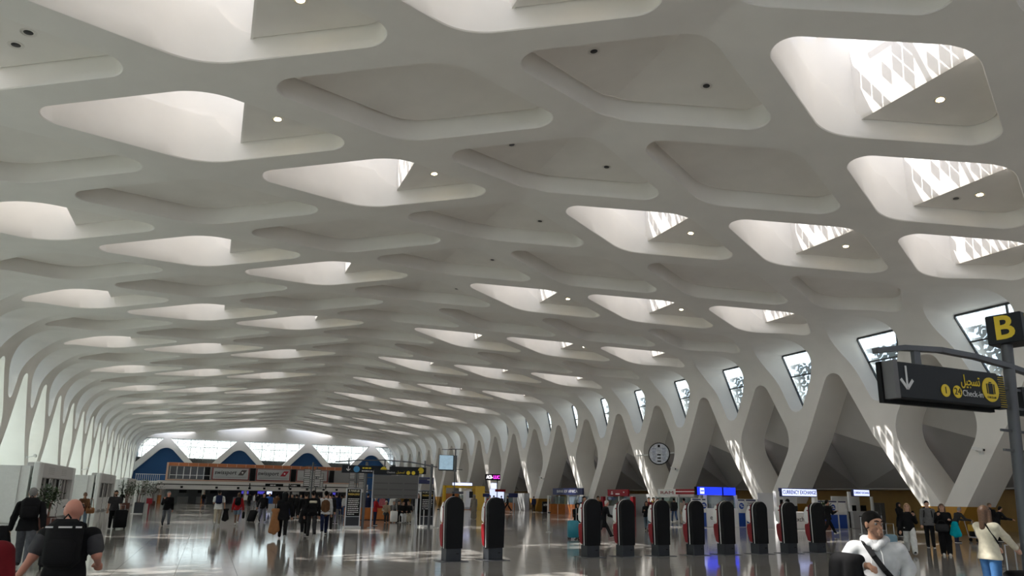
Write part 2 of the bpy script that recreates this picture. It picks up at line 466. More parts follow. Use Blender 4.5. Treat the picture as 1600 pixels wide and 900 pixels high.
# ------------------------------------------------------------------ diagrid walls
WIN_X = 27.9; HEAD_Z = 12.85; LEG_D = 2.4
def build_wall(sg, name):
    V = []; F = []; wins = []
    def add_reveal(base, pts3, n, closed, f):
        prev = base
        for t in (0.012, 0.5, 1.0):
            c0 = len(V)
            for p in pts3: V.append(f(p, t))
            for i in range(n if closed else n - 1): F.append((prev + i, prev + (i + 1) % n, c0 + (i + 1) % n, c0 + i))
            prev = c0
    ring_out = {}
    for k in range(KMIN, KMAX + 2):
        yc = Yk(k)
        if k % 2:      # window cell, column 4
            uc = US[4]; ul, ur = US[4] - US[3], US[5] - US[4]
            tp = [(-ul, 0), (0, -HP), (ur, 0), (0, HP)]
            hp = [(-(uc - 22.7), 0), (-0.1, -2.75), (31.35 - uc, 0), (-0.1, 2.75)]
            outer = sum([edge_pts(tp[i], tp[(i + 1) % 4], NPE) for i in range(4)], [])
            inner = outline(hp, [0.8, 2.2, 0.75, 2.2], SEG, MID)
            b = skin_ring(V, F, outer, inner, uc, yc)
            n = len(inner); pts3 = [V[b + i] for i in range(n)]
            poly = [(q[0], q[1]) for q in outline([(0, HEAD_Z), (-2.35, HEAD_Z), (0, 7.35), (2.35, HEAD_Z)], [0, 0.12, 0.45, 0.12], SEG, MID)]
            prev = b
            for t in (0.012, 0.5, 1.0):
                c0 = len(V); e_ = t ** 0.7
                for i_ in range(n):
                    p, q = pts3[i_], poly[i_]
                    V.append((p[0] + (WIN_X - p[0]) * e_, p[1] + (yc + q[0] - p[1]) * t, p[2] + (q[1] - p[2]) * t))
                for i_ in range(n): F.append((prev + i_, prev + (i_ + 1) % n, c0 + (i_ + 1) % n, c0 + i_))
                prev = c0
            wins.append((k, poly))
        else:
            uc = US[5]; ul = US[5] - US[4]; lo = UF - uc
            apex = 27.15 - uc
            if k % 4 == 0:
                tp = [(-ul, 0), (0, -HP), (lo, -0.38), (lo, 0.38), (0, HP)]
                hp = [(apex, 0), (0.1, -2.95), (37.0 - uc, -0.01), (37.0 - uc, 0.01), (0.1, 2.95)]
                rad = [0.8, 2.2, 0.0, 0.0, 2.2]
                outer = sum([edge_pts(tp[i], tp[(i + 1) % 5], NPE) for i in range(5)], [])
                inner = outline(hp, rad, SEG, MID); closed = True
            else:
                tp = [(lo, -P + .38), (0, -HP), (-ul, 0), (0, HP), (lo, P - .38)]
                hp = [(lo, -P + .40), (0.2, -2.80), (apex, 0), (0.2, 2.80), (lo, P - .40)]
                arcs = fillet_arcs(hp, [0, 3.0, 0.8, 3.0, 0], SEG); inner = []; outer = []
                for i in range(4):
                    A, B = arcs[i], arcs[i + 1]; h = A[SEG:]; g = B[:SEG + 1]
                    inner += h[:-1] + [h[-1].lerp(g[0], q / MID) for q in range(MID)] + g[:-1]
                    outer += edge_pts(tp[i], tp[i + 1], NPE)
                inner.append(Vector(hp[4])); outer.append(Vector(tp[4])); closed = False
            b = skin_ring(V, F, outer, inner, uc, yc, closed)
            n = len(inner); pts3 = [V[b + i] for i in range(n)]
            add_reveal(b, pts3, n, closed, lambda p, t: (p[0] + (HALF_W + LEG_D - p[0]) * t, p[1], p[2]))
    if sg < 0: V = [(-x, y, z) for x, y, z in V]; F = [q[::-1] for q in F]
    o = struct(mk(name, V, F, PLASTER, smooth=38))
    return o, wins
wall_right, wins = build_wall(1, 'wall_right')
def dado_mat():
    m = PLASTER.copy(); m.name = 'plaster_with_ochre_dado'; t = m.node_tree; b = t.nodes['Principled BSDF']
    g = t.nodes.new('ShaderNodeNewGeometry'); sp = t.nodes.new('ShaderNodeSeparateXYZ'); lt = t.nodes.new('ShaderNodeMath'); lt.operation = 'LESS_THAN'; lt.inputs[1].default_value = 1.55
    t.links.new(g.outputs['Position'], sp.inputs[0]); t.links.new(sp.outputs['Z'], lt.inputs[0])
    mx = t.nodes.new('ShaderNodeMixRGB'); src = b.inputs['Base Color'].links[0].from_socket
    t.links.new(lt.outputs[0], mx.inputs[0]); t.links.new(src, mx.inputs[1]); mx.inputs[2].default_value = (0.46, 0.235, 0.03, 1)
    t.links.new(mx.outputs[0], b.inputs['Base Color']); return m
wall_right.data.materials[0] = dado_mat()
wall_left, _ = build_wall(-1, 'wall_left')
# window glazing, frames and fretwork: window_1 .. on the right, then the left
def make_window(poly):
    ys = [p[0] for p in poly]; zs = [p[1] for p in poly]; top = max(zs); bot = min(zs)
    e = empty('window_1')
    mk('pane', [(0.05, p[0], p[1]) for p in poly], [tuple(range(len(poly)))], GLASS, e)
    def span(z):
        xs = []
        for i in range(len(poly)):
            a, b = poly[i], poly[(i + 1) % len(poly)]
            if (a[1] > z) != (b[1] > z): xs.append(a[0] + (b[0] - a[0]) * (z - a[1]) / (b[1] - a[1]))
        return (min(xs), max(xs)) if len(xs) > 1 else (0, 0)
    fr = MB(); s = span(top - 0.04)
    fr.box((0.0, (s[0] + s[1]) / 2, top - 0.06), (0.12, s[1] - s[0] + 0.2, 0.12))
    zm = bot + (top - bot) * 0.62; s = span(zm); fr.box((0, (s[0] + s[1]) / 2, zm), (0.1, s[1] - s[0], 0.09))
    ym = span(top - .1)[0] * 0.35
    lo = [z for z in [bot + i * 0.05 for i in range(100)] if z < top and span(z)[0] < ym < span(z)[1]]
    if lo: fr.box((0, ym, (lo[0] + top) / 2), (0.1, 0.1, top - lo[0]))
    prev = None
    for p in poly + [poly[0]]:
        if prev and p[1] < top - 0.01 and p[0] > 0 and prev[0] > 0: fr.bar((0, prev[0], prev[1]), (0, p[0], p[1]), 0.08, 0.16, (1, 0, 0))
        prev = p
    fr.build('window_frame', FRAME, e)
    ft = MB(); rnd = random.Random(5)
    z = bot - 0.1
    while z < top + 1.0:
        y = -3.4
        while y < 4.2:
            a0 = rnd.random() * 6.28; r = 0.34 + rnd.random() * 0.26; cy, cz = y + rnd.uniform(-.15, .15), z + rnd.uniform(-.15, .15)
            s_ = span(min(max(cz - .5, bot + .01), top - .02))
            if s_[0] - 0.6 < cy < s_[1] + 1.0:
                tw = []
                for i in range(9):
                    t = a0 + i * 0.5 * (1 if rnd.random() < 2 else 1); rr = r * (1 - i * 0.07)
                    tw.append((0.5, cy + rr * math.cos(t), cz + rr * math.sin(t)))
                for p, q in zip(tw, tw[1:]): ft.bar(p, q, 0.02, 0.13 + 0.06 * rnd.random(), (0, q[2] - p[2], -(q[1] - p[1])))
                ft.box((0.5, cy + r * .3 * math.cos(a0), cz + r * .3 * math.sin(a0)), (0.02, 0.34, 0.24), M=Matrix.Rotation(a0, 3, 'X'))
            y += 0.62
        z += 0.55
    ft.build('fretwork', FRET, e)
    return e
wn = 0; wproto = None
for sg in (1, -1):
    for (k, poly) in wins:
        if Yk(k) < 8 or k > KMAX: continue
        wn += 1
        if wproto is None: o = wproto = make_window(poly)
        else: o = copy_tree(wproto)
        o.name = 'window_%d' % wn; struct(o)
        o.location = (sg * WIN_X, Yk(k), 0)
        if sg < 0: o.rotation_euler = (0, 0, PI)

# ------------------------------------------------------------------ outer walls behind the diagrid
OX = HALF_W + LEG_D
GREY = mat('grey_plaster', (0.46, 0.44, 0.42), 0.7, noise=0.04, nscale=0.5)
SHADE_GREY = mat('shaded_grey_plaster', (0.30, 0.29, 0.285), 0.75, noise=0.05, nscale=0.5)  # shade of the down-facing facet put into a darker grey
OCHRE = mat('ochre_wall', (0.42, 0.25, 0.07), 0.5, noise=0.06, nscale=2)
v = []; f = []; mi = []
LOWZ = 2.65
for k in range(KMIN, KMAX + 1, 2):           # saw-tooth back wall: upright plane, then a facet leaning outward
    ya, yb = Yk(k) - HP, Yk(k) + HP
    za, zb_ = 4.6, 7.4                          # near side low, far side high
    b = len(v); ym = (ya + yb) / 2
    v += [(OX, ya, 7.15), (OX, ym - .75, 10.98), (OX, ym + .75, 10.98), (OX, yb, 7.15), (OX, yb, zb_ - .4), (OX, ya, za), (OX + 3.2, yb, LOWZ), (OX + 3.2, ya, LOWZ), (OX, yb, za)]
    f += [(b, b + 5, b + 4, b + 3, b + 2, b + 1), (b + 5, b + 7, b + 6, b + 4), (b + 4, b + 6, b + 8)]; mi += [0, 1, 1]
aisle = struct(mk('wall_right_outer', v, f, [GREY, SHADE_GREY], mi=mi))
m = MB(); m.box((OX + 3.2 + 4, (YMIN + YMAX) / 2, LOWZ + 0.06), (8.2, YMAX - YMIN, 0.12)); struct(m.build('ceiling_aisle', GREY))
m = MB(); m.box((OX + 7.0, (YMIN + YMAX) / 2, 1.4), (0.2, YMAX - YMIN, 2.8)); struct(m.build('wall_aisle', OCHRE))
# left: translucent glazing, one pane per half bay, behind the legs
wall_glz = struct(empty('window_60'))
m = MB(); m.box((0, 0, 5.45), (0.04, HP - 0.07, 10.9)); pane0 = m.build('pane', FROST, wall_glz)
m = MB(); m.box((0, 0, 5.45), (0.16, 0.06, 10.9)); post0 = m.build('mullion', mat('pale_mullion', (0.6, 0.63, 0.62), 0.5), wall_glz)
first = True
for k in range(KMIN, KMAX):
    for s0 in (pane0, post0):
        y = Yk(k) + (HP / 2 if s0 is pane0 else 0)
        if first: s0.location = (-OX, y, 0)
        else: inst(s0, wall_glz, (-OX, y, 0))
    first = False

# ------------------------------------------------------------------ end wall: windows over blue triangles
BLUE = mat('royal_blue_wall', (0.006, 0.065, 0.20), 0.6, noise=0.05, nscale=0.3)
YE = YMAX
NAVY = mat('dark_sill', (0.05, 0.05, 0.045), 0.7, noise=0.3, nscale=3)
def end_wall():
    V = []; F = []
    # panel made of tiles: per half pitch (7.13) alternate window (inverted trapezoid) and blue triangle, joined by raking legs
    def ring(outer, inner, n):
        b = len(V)
        for q in outer: V.append((q[0], YE, q[1]))
        for q in inner: V.append((q[0], YE, q[1]))
        for q in inner: V.append((q[0], YE + 1.6, q[1]))
        for i in range(n):
            k = (i + 1) % n
            F.append((b + i, b + k, b + n + k, b + n + i)); F.append((b + n + i, b + n + k, b + 2 * n + k, b + 2 * n + i))
    D = 7.13
    for i in range(-2, 3):
        x = i * 2 * D
        tp = [(x - D, 16.5), (x + D, 16.5), (x + D, 12.2), (x + 0.6, 5.2), (x - .6, 5.2), (x - D, 12.2)]
        hp = [(x - 6.6, 12.55), (x + 6.6, 12.55), (x + 1.6, 7.2), (x - 1.6, 7.2)]
        hp = [(x - 6.5, 12.5), (x, 12.5), (x + 6.5, 12.5), (x + 1.2, 6.9), (x - 1.2, 6.9)]
        tp = [(x - D, 16.5), (x, 16.5), (x + D, 16.5), (x + D, 12.2), (x + 0.6, 5.2), (x - .6, 5.2), (x - D, 12.2)]
        hp = [(x - 6.5, 12.5), (x, 12.5), (x + 6.45, 12.5), (x + 6.5, 12.45), (x + 1.2, 6.9), (x - 1.2, 6.9), (x - 6.55, 12.45)]
        outer = sum([edge_pts(tp[q], tp[(q + 1) % 7], NPE) for q in range(7)], [])
        ring(outer, outline(hp, [0.15, 0, 0.15, 0.5, 0.1, 0.1, 0.5], SEG, MID), len(outer))
    for i in range(-2, 2):
        x = (2 * i + 1) * D
        tp = [(x, 12.2), (x + D - 0.6, 5.2), (x + D - 0.6, 0), (x - D + 0.6, 0), (x - D + 0.6, 5.2)]
        hp = [(x, 11.4), (x + 6.0, 5.2), (x + 5.2, 0.0), (x - 5.2, 0.0), (x - 6.0, 5.2)]
        outer = sum([edge_pts(tp[q], tp[(q + 1) % 5], NPE) for q in range(5)], [])
        ring(outer, outline(hp, [2.0, 0.9, 0, 0, 0.9], SEG, MID), len(outer))
    return struct(mk('wall_back', V, F, PLASTER, smooth=38))
wall_back = end_wall()
m = MB(); m.box((0, YE + 1.2, 5.9), (60, 0.1, 11.8)); 
bl = MB()
for i in range(-2, 2):
    x = (2 * i + 1) * 7.13; bl.prism([(x - 6.6, 0), (x + 6.6, 0), (x + 6.6, 5), (x + .6, 11.6), (x - .6, 11.6), (x - 6.6, 5)], 'y', YE + 1.0, YE + 1.1)
bl.build('blue_panel', BLUE, wall_back)
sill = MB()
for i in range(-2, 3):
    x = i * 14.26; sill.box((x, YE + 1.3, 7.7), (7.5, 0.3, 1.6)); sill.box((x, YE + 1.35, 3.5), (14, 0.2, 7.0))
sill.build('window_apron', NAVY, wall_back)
fw = None
for i in range(-2, 3):
    wn += 1
    e = struct(empty('window_%d' % wn, (i * 14.26, YE + 1.0, 0)))
    if fw is None:
        a = MB(); a.prism([(-6.7, 12.7), (6.7, 12.7), (2.6, 8.2), (-2.6, 8.2)], 'y', -0.01, 0.01); a.build('pane', EGLASS, e); hwz = lambda z: 2.6 + (z - 8.2) * 0.91
        b = MB()
        for q in (-5.2, -2.6, 0, 2.6, 5.2):
            z_ = max(8.2, 8.2 + (abs(q) - 2.6) / 0.91); b.box((q, -.05, (z_ + 12.6) / 2), (0.09, 0.1, 12.6 - z_))
        for z in (8.5, 10.9, 12.4): b.box((0, -.05, z), (2 * hwz(z), 0.1, 0.09))
        b.build('window_frame', mat('grey_mullion', (0.2, 0.22, 0.24), 0.5), e)
        c = MB(); rnd = random.Random(3)
        for q in range(900):
            x, z = rnd.uniform(-6.5, 6.5), rnd.uniform(8.4, 12.4); t = rnd.random()
            if abs(x) > hwz(z) - .1: continue
            t = t * 3.14; L = rnd.uniform(.12, .3)
            c.bar((x, .4, z), (x + L * math.cos(t), .4, z + L * math.sin(t)), 0.06, 0.02, (0, 1, 0))
        c.build('fretwork', mat('grey_fret', (0.25, 0.3, 0.36), 0.6), e); fw = e
    else:
        for ch in fw.children: inst(ch, e)
# unseen wall closing the hall; glazing added as fill light from behind the camera
m = MB(); m.box((0, YMIN, 8), (60, 0.1, 17)); struct(m.build('wall_front', FRONT_FILL))

# ------------------------------------------------------------------ floor
def floor_mat():
    m = bpy.data.materials.new('polished_stone'); m.use_nodes = True; t = m.node_tree; b = t.nodes['Principled BSDF']
    tc = t.nodes.new('ShaderNodeTexCoord'); br = t.nodes.new('ShaderNodeTexBrick'); n = t.nodes.new('ShaderNodeTexNoise'); n2 = t.nodes.new('ShaderNodeTexNoise')
    mp = t.nodes.new('ShaderNodeMapping'); ge = t.nodes.new('ShaderNodeNewGeometry'); t.links.new(ge.outputs['Position'], mp.inputs['Vector'])
    for k, v_ in (('Scale', 1.0), ('Mortar Size', 0.004), ('Brick Width', 1.2), ('Row Height', 1.2), ('Bias', 0.0)): br.inputs[k].default_value = v_
    br.offset = 0.0
    br.inputs['Color1'].default_value = (0.29, 0.275, 0.255, 1); br.inputs['Color2'].default_value = (0.35, 0.335, 0.31, 1); br.inputs['Mortar'].default_value = (0.17, 0.16, 0.15, 1)
    t.links.new(mp.outputs[0], br.inputs['Vector'])
    n.inputs['Scale'].default_value = 0.35; n.inputs['Detail'].default_value = 6; t.links.new(mp.outputs[0], n.inputs['Vector'])
    mx = t.nodes.new('ShaderNodeMixRGB'); mx.blend_type = 'MULTIPLY'; mx.inputs[0].default_value = 0.35
    t.links.new(br.outputs['Color'], mx.inputs[1]); t.links.new(n.outputs['Color'], mx.inputs[2])
    t.links.new(br.outputs['Color'], b.inputs['Base Color'])
    n2.inputs['Scale'].default_value = 3.0; n2.inputs['Detail'].default_value = 4; t.links.new(mp.outputs[0], n2.inputs['Vector'])
    mr = t.nodes.new('ShaderNodeMapRange'); mr.inputs['To Min'].default_value = 0.04; mr.inputs['To Max'].default_value = 0.13
    t.links.new(n2.outputs['Fac'], mr.inputs['Value']); t.links.new(mr.outputs[0], b.inputs['Roughness'])
    b.inputs['Specular IOR Level'].default_value = 0.6
    bp = t.nodes.new('ShaderNodeBump'); bp.inputs['Strength'].default_value = 0.05; bp.inputs['Distance'].default_value = 0.02
    t.links.new(n2.outputs['Fac'], bp.inputs['Height']); t.links.new(bp.outputs['Normal'], b.inputs['Normal'])
    return m
FLOOR = floor_mat()
m = MB(); m.box((4, (YMIN + YMAX) / 2 + 3, -0.11), (72, YMAX - YMIN + 8, 0.18)); floor = struct(m.build('floor', mat('floor_screed', (0.16, 0.15, 0.14), 0.6)))
T_ = 1.2; GAP = 0.006
m = MB(); m.box((0, 0, -0.01), (T_ - GAP, T_ - GAP, 0.02)); tile0 = None
near = []
for i in range(-18, 30):
    for j in range(5, 40):
        x, y = (i + .5) * T_, (j + .5) * T_
        d = Vector((x - CX, y, -CZ)); zc = d.dot(_fw)
        if zc < 1: continue
        px, py = d.dot(_rt) / zc * 1102.66, d.dot(_up) / zc * 1102.66
        if abs(px) < 830 and py > -420: near.append((zc, i, j))
near.sort(); near = near[:300]; done = set()
for zc, i, j in near:
    loc = ((i + .5) * T_, (j + .5) * T_, 0); done.add((i, j))
    if tile0 is None: tile0 = m.build('stone_tile', FLOOR, floor, loc)
    else: inst(tile0, floor, loc)
m = MB()
for i in range(-25, 33):
    for j in range(int(YMIN // T_), 60):
        if (i, j) in done: continue
        g = GAP / 2
        x0, x1, y0, y1 = i * T_ + g, (i + 1) * T_ - g, j * T_ + g, (j + 1) * T_ - g
        m._add([(x0, y0, 0), (x1, y0, 0), (x1, y1, 0), (x0, y1, 0)], [(0, 1, 2, 3)])
m._add([(-30, 72, 0), (39.6, 72, 0), (39.6, YMAX + 3, 0), (-30, YMAX + 3, 0)], [(0, 1, 2, 3)])
tag(m.build('stone_tiles', FLOOR, floor), kind='stuff')
# --- END OF STRUCTURE

# ------------------------------------------------------------------ materials for the fittings
BLACK = mat('black_satin', (0.007, 0.0075, 0.0085), 0.5, spec=0.15); RED = mat('red_gloss', (0.25, 0.006, 0.014), 0.3, spec=0.3)
WHITE = mat('white_gloss', (0.8, 0.8, 0.79), 0.3); WHITEM = mat('white_matt', (0.72, 0.73, 0.72), 0.55, noise=0.03)
STEEL = mat('brushed_steel', (0.45, 0.45, 0.45), 0.35, 0.9); DSTEEL = mat('dark_steel', (0.10, 0.105, 0.115), 0.45, 0.5)
PLINTH = mat('grey_plinth', (0.03, 0.034, 0.042), 0.45, spec=0.3); SIGN = mat('anthracite_sign', (0.013, 0.016, 0.02), 0.5, spec=0.25)
YEL = mat('sign_yellow', (0.75, 0.55, 0.02), 0.5); YPAINT = mat('yellow_paint', (0.62, 0.38, 0.01), 0.45)
SILV = mat('silver_print', (0.62, 0.63, 0.64), 0.4); ORW = mat('orange_wood', (0.40, 0.125, 0.02), 0.4, noise=0.12, nscale=3)
ORANGE = mat('terracotta_panel', (0.42, 0.14, 0.05), 0.55, noise=0.08, nscale=4); BLUEP = mat('blue_panel_print', (0.01, 0.06, 0.32), 0.4)
NAVYP = mat('navy_print', (0.012, 0.02, 0.10), 0.4); GREYB = mat('banner_grey', (0.40, 0.41, 0.42), 0.6)
BOARD = mat('display_grey', (0.11, 0.11, 0.11), 0.6); BOARDL = mat('display_bar', (0.075, 0.075, 0.075), 0.6)
BGLASS = glass_mat('booth_glass', (0.62, 0.72, 0.72), 0.12, 0.12, (0.5, 0.6, 0.6)); LOUV = mat('grey_slat', (0.28, 0.27, 0.26), 0.5)
SCR_B = mat('blue_led', (0.0, 0.0, 0.1), 0.4, emit=(0.01, 0.03, 0.85), estr=0.8); SCR_W = mat('white_led', (0.2, 0.2, 0.3), 0.4, emit=(0.5, 0.56, 0.95), estr=0.75)
SCR_P = mat('magenta_led', (0.1, 0, 0.1), 0.4, emit=(0.9, 0.05, 0.8), estr=1.0); SCR_WH = mat('bright_led', (0.3, 0.3, 0.3), 0.4, emit=(0.9, 0.85, 0.95), estr=1.0)
SCR_V = mat('violet_screen', (0.02, 0.02, 0.1), 0.4, emit=(0.05, 0.04, 0.35), estr=0.5); TVS = mat('tv_screen', (0.05, 0.08, 0.1), 0.2, noise=0.6, nscale=3, emit=(0.25, 0.36, 0.44), estr=0.45)
LEAF = mat('dark_leaf', (0.025, 0.05, 0.015), 0.5, noise=0.4, nscale=9); POT = mat('brown_planter', (0.10, 0.03, 0.018), 0.6)
GREYP = mat('grey_counter', (0.36, 0.37, 0.375), 0.5); TEALP = mat('teal_plastic', (0.02, 0.22, 0.30), 0.35)
ZIG = mat('dark_zigzag', (0.05, 0.05, 0.05), 0.5)

FACE_S = Matrix.Rotation(PI / 2, 4, 'X')                      # text readable from the camera side (-Y)
FACE_E = Matrix.Rotation(PI / 2, 4, 'Z') @ FACE_S              # readable from +X
FACE_W = Matrix.Rotation(-PI / 2, 4, 'Z') @ FACE_S             # readable from -X
def text(body, size, loc, m, parent, name='lettering', face=FACE_S, align='CENTER', width=None, depth=0.004, bold=0.0, shear=0.0):
    cu = bpy.data.curves.new(name, 'FONT'); cu.body = body; cu.size = size; cu.align_x = align; cu.align_y = 'CENTER'
    cu.extrude = depth; cu.offset = bold; cu.shear = shear; cu.resolution_u = 3
    t = bpy.data.objects.new(name, cu); COL.objects.link(t)
    dg = bpy.context.evaluated_depsgraph_get(); me = bpy.data.meshes.new_from_object(t.evaluated_get(dg))
    bpy.data.objects.remove(t); bpy.data.curves.remove(cu)
    me.name = name; me.materials.clear(); me.materials.append(m)
    if width and me.vertices:
        xs = [v.co.x for v in me.vertices]; k = width / max(1e-6, max(xs) - min(xs)); c = (max(xs) + min(xs)) / 2
        for v in me.vertices: v.co.x = (v.co.x - c) * k
    o = link(bpy.data.objects.new(name, me), parent); o.matrix_local = Matrix.Translation(loc) @ face
    return o

def dashes(parent, x0, w_, z, hgt, y, m_, seed, name='print_line'):
    rnd = random.Random(seed); b_ = MB(); x = x0
    while x < x0 + w_ - 0.03:
        L_ = min(rnd.uniform(.5, 2.2) * hgt * 1.6, x0 + w_ - x); b_.box((x + L_ / 2, y, z), (L_, 0.008, hgt)); x += L_ + hgt * .5
    return tag(b_.build(name, m_, parent), kind='stuff')
# ------------------------------------------------------------------ self-service kiosks
def make_kiosk():
    e = empty('check_in_kiosk')
    W, H, Z0 = 0.255, 1.66, 0.33
    def arch(w, h, z0, n=10, taper=0.93):
        r = w; p = [(-w * taper, z0), ]
        for i in range(n + 1):
            a = PI - PI * i / n; p.append((r * math.cos(a), h - r + r * math.sin(a)))
        p.append((w * taper, z0)); return p
    def loft(layers, m, name, parent=e, sm=35):
        v = []; f = []; n = len(layers[0][1])
        for y, pr in layers: v += [(q[0], y(q) if callable(y) else y, q[1]) for q in pr]
        for k in range(len(layers) - 1):
            for i in range(n):
                j = (i + 1) % n; f.append((k * n + i, k * n + j, (k + 1) * n + j, (k + 1) * n + i))
        f.append(tuple(range(n - 1, -1, -1))); f.append(tuple(range((len(layers) - 1) * n, len(layers) * n)))
        return mk(name, v, f, m, parent, smooth=sm)
    b = MB(); b.box((0, 0.0, 0.17), (0.43, 0.36, 0.34), bev=0.015); b.build('plinth', PLINTH, e)
    b = MB(); b.box((0, 0.0, 0.006), (0.75, 0.62, 0.012)); b.build('floor_plate', DSTEEL, e)
    b = MB(); b.box((0.1, -0.185, 0.2), (0.07, 0.01, 0.025)); b.build('lock_plate', BLACK, e)
    loft([(-0.20, arch(W - 0.012, H - 0.012, Z0)), (-0.185, arch(W, H, Z0)), (-0.05, arch(W, H, Z0))], BLACK, 'back_shell')
    loft([(-0.055, arch(W + 0.008, H + 0.008, Z0)), (-0.030, arch(W + 0.008, H + 0.008, Z0))], WHITE, 'piping')
    loft([(-0.035, arch(W - .004, H - .004, Z0)), (0.05, arch(W - .004, H - .008, Z0))], BLACK, 'inner_shell')
    # front body: side profile with the notch at the shelf, swept over the width and clipped by the arch
    prof_ = [(0.05, 0.36), (0.16, 0.40), (0.235, 0.62), (0.255, 0.84), (0.235, 0.93), (0.10, 0.955), (0.10, 0.985), (0.135, 1.05), (0.145, 1.20), (0.13, 1.38), (0.10, 1.53), (0.05, 1.645)]
    def swept(off, y0, wf, m, name):
        v = []; f = []; n = len(prof_)
        for s_ in (-1, 1):
            for (y, z) in prof_:
                w_ = wf * (W if z < H - W else math.sqrt(max(0.0004, W * W - (z - (H - W)) ** 2)))
                v.append((s_ * w_, max(y0, y + off), z))
            for (y, z) in prof_:
                w_ = wf * (W if z < H - W else math.sqrt(max(0.0004, W * W - (z - (H - W)) ** 2)))
                v.append((s_ * w_, y0, z))
        for i in range(n - 1):
            f += [(i, i + 1, 2 * n + i + 1, 2 * n + i), (i, n + i, n + i + 1, i + 1), (2 * n + i, 2 * n + i + 1, 3 * n + i + 1, 3 * n + i)]
        return mk(name, v, f, m, e, smooth=30)
    swept(0.0, 0.045, 0.985, RED, 'red_shell')
    prof_ = [(0.12, 0.985), (0.245, 1.045), (0.26, 1.20), (0.235, 1.36), (0.165, 1.51)]
    swept(0.0, 0.08, 0.99, WHITE, 'screen_surround')
    b = MB(); b.box((0, 0.185, 0.945), (0.50, 0.10, 0.02), bev=0.006); b.build('shelf', WHITE, e)
    b = MB(); b.box((0, 0.262, 1.2), (0.36, 0.012, 0.28)); b.build('screen', SCR_V, e)
    return e
kp = make_kiosk()
kpos = [(-6.64, 18.6), (-5.41, 18.72), (-2.21, 19.05), (-1.04, 19.02), (0.21, 19.01), (1.5, 19.01), (2.71, 19.03), (4.06, 19.03), (5.33, 19.06), (6.63, 19.10)]
klab = ['black backed red check-in kiosk standing leftmost of the ten', 'second red and black check-in kiosk from the left, beside the wide gap',
        'red and black check-in kiosk just right of the wide gap, next to the teal suitcase', 'red and black check-in kiosk, fourth from the left, in front of the red shop sign',
        'red and black check-in kiosk, fifth from the left, beneath the round wall clock', 'red and black check-in kiosk, sixth from the left, standing left of the exch counter',
        'red and black check-in kiosk, seventh from the left, under the blue LED sign end', 'red and black check-in kiosk, third from the right end of the row',
        'red and black check-in kiosk in front of the currency exchange booth', 'red and black check-in kiosk at the right end of the row']
for i, (x, y) in enumerate(kpos):
    o = kp if i == 0 else copy_tree(kp)
    o.location = (x, y, 0); o.rotation_euler = (0, 0, R(4)); tag(o, klab[i], 'kiosk', 'self-service check-in kiosks in a row')

# ------------------------------------------------------------------ foreground sign gantry
g = empty('sign_gantry', (5.69, 11.88, 0), 0, 'tall grey steel pole gantry carrying the yellow and black check-in sign at right', 'sign')
b = MB(); b.tube([(0.40, 0, 0), (0.66, 0, 3.77), (0.84, 0, 6.0)], 0.135, 14); b.build('pole', DSTEEL, g, smooth=40)
b = MB(); b.lathe([(0.24, 0), (0.24, 0.02), (0.15, 0.04)], (0.40, 0, 0), n=16); b.build('base_flange', DSTEEL, g)
b = MB(); pts = [Vector((-4.15, -0.05, 5.2)), Vector((-3.2, -0.05, 5.36)), Vector((-1.9, -0.05, 5.43)), Vector((-0.6, -0.05, 5.38)), Vector((0.6, -0.05, 5.25)), Vector((1.9, -0.05, 5.05))]
for p, q in zip(pts, pts[1:]): b.bar(p, q + (q - p) * 0.02, 0.16, 0.13)
b.build('top_beam', DSTEEL, g)
b = MB(); b.box((-2.78, -0.05, 5.18), (0.22, 0.10, 0.42)); b.build('hanger', DSTEEL, g)
b = MB()
for z in (3.05, 3.55): b.bar((0.1, 0, z), (1.9, 0, z - 0.05), 0.05, 0.06)
for z in (4.15, 4.65): b.bar((0.35, 0, z), (1.9, 0, z - 0.05), 0.05, 0.06)
b.build('side_rails', DSTEEL, g)
b = MB(); b.box((1.55, 0.05, 4.35), (0.9, 0.2, 0.75)); b.build('second_sign', SIGN, g)
sg_ = MB(); sg_.box((-1.98, -0.12, 4.52), (3.62, 0.30, 0.86), bev=0.02); sb = sg_.build('sign_box', SIGN, g)
b = MB(); b.box((-3.82, -0.12, 4.52), (0.14, 0.34, 0.90)); b.build('end_cap', mat('end_cap_grey', (0.13, 0.13, 0.135), 0.5), sb)
b = MB(); b.box((-1.98, 0.08, 4.48), (3.95, 0.12, 0.98)); b.build('rear_panel', BLACK, sb)
FY = -0.28
a = MB(); a.box((-3.48, FY, 4.62), (0.055, 0.012, 0.48))
for s_ in (-1, 1): a.bar((-3.48, FY, 4.33), (-3.48 + s_ * 0.20, FY, 4.55), 0.012, 0.075, (0, 1, 0)) if False else a.bar((-3.48, FY, 4.31), (-3.48 + s_ * 0.20, FY, 4.53), 0.075, 0.012, (0, 1, 0))
a.build('arrow', SILV, sb)
def disc(parent, x, z, r, y, m, name='yellow_disc'):
    d = MB(); d.lathe([(r, 0), (r, 0.012), (0.001, 0.0121)], n=28, M=Matrix.Rotation(PI / 2, 3, 'X')); return d.build(name, m, parent, (x, y, z))
for x, tx in ((-2.18, '1'), (-1.76, '24')):
    d = disc(sb, x, 4.36, 0.155, FY + 0.005, YEL); text(tx, 0.24, (0, -0.016, 0), SIGN, d, 'numeral')
text('Check-in', 0.22, (-1.20, FY, 4.34), SILV, sb, 'lettering', width=0.74)
text('\uFEDE\uFEF4\uFEA0\uFEB4\uFE97', 0.36, (-1.24, FY, 4.66), YEL, sb, 'lettering', width=0.70, bold=0.004)
d = disc(sb, -0.52, 4.50, 0.31, FY + 0.005, YEL)
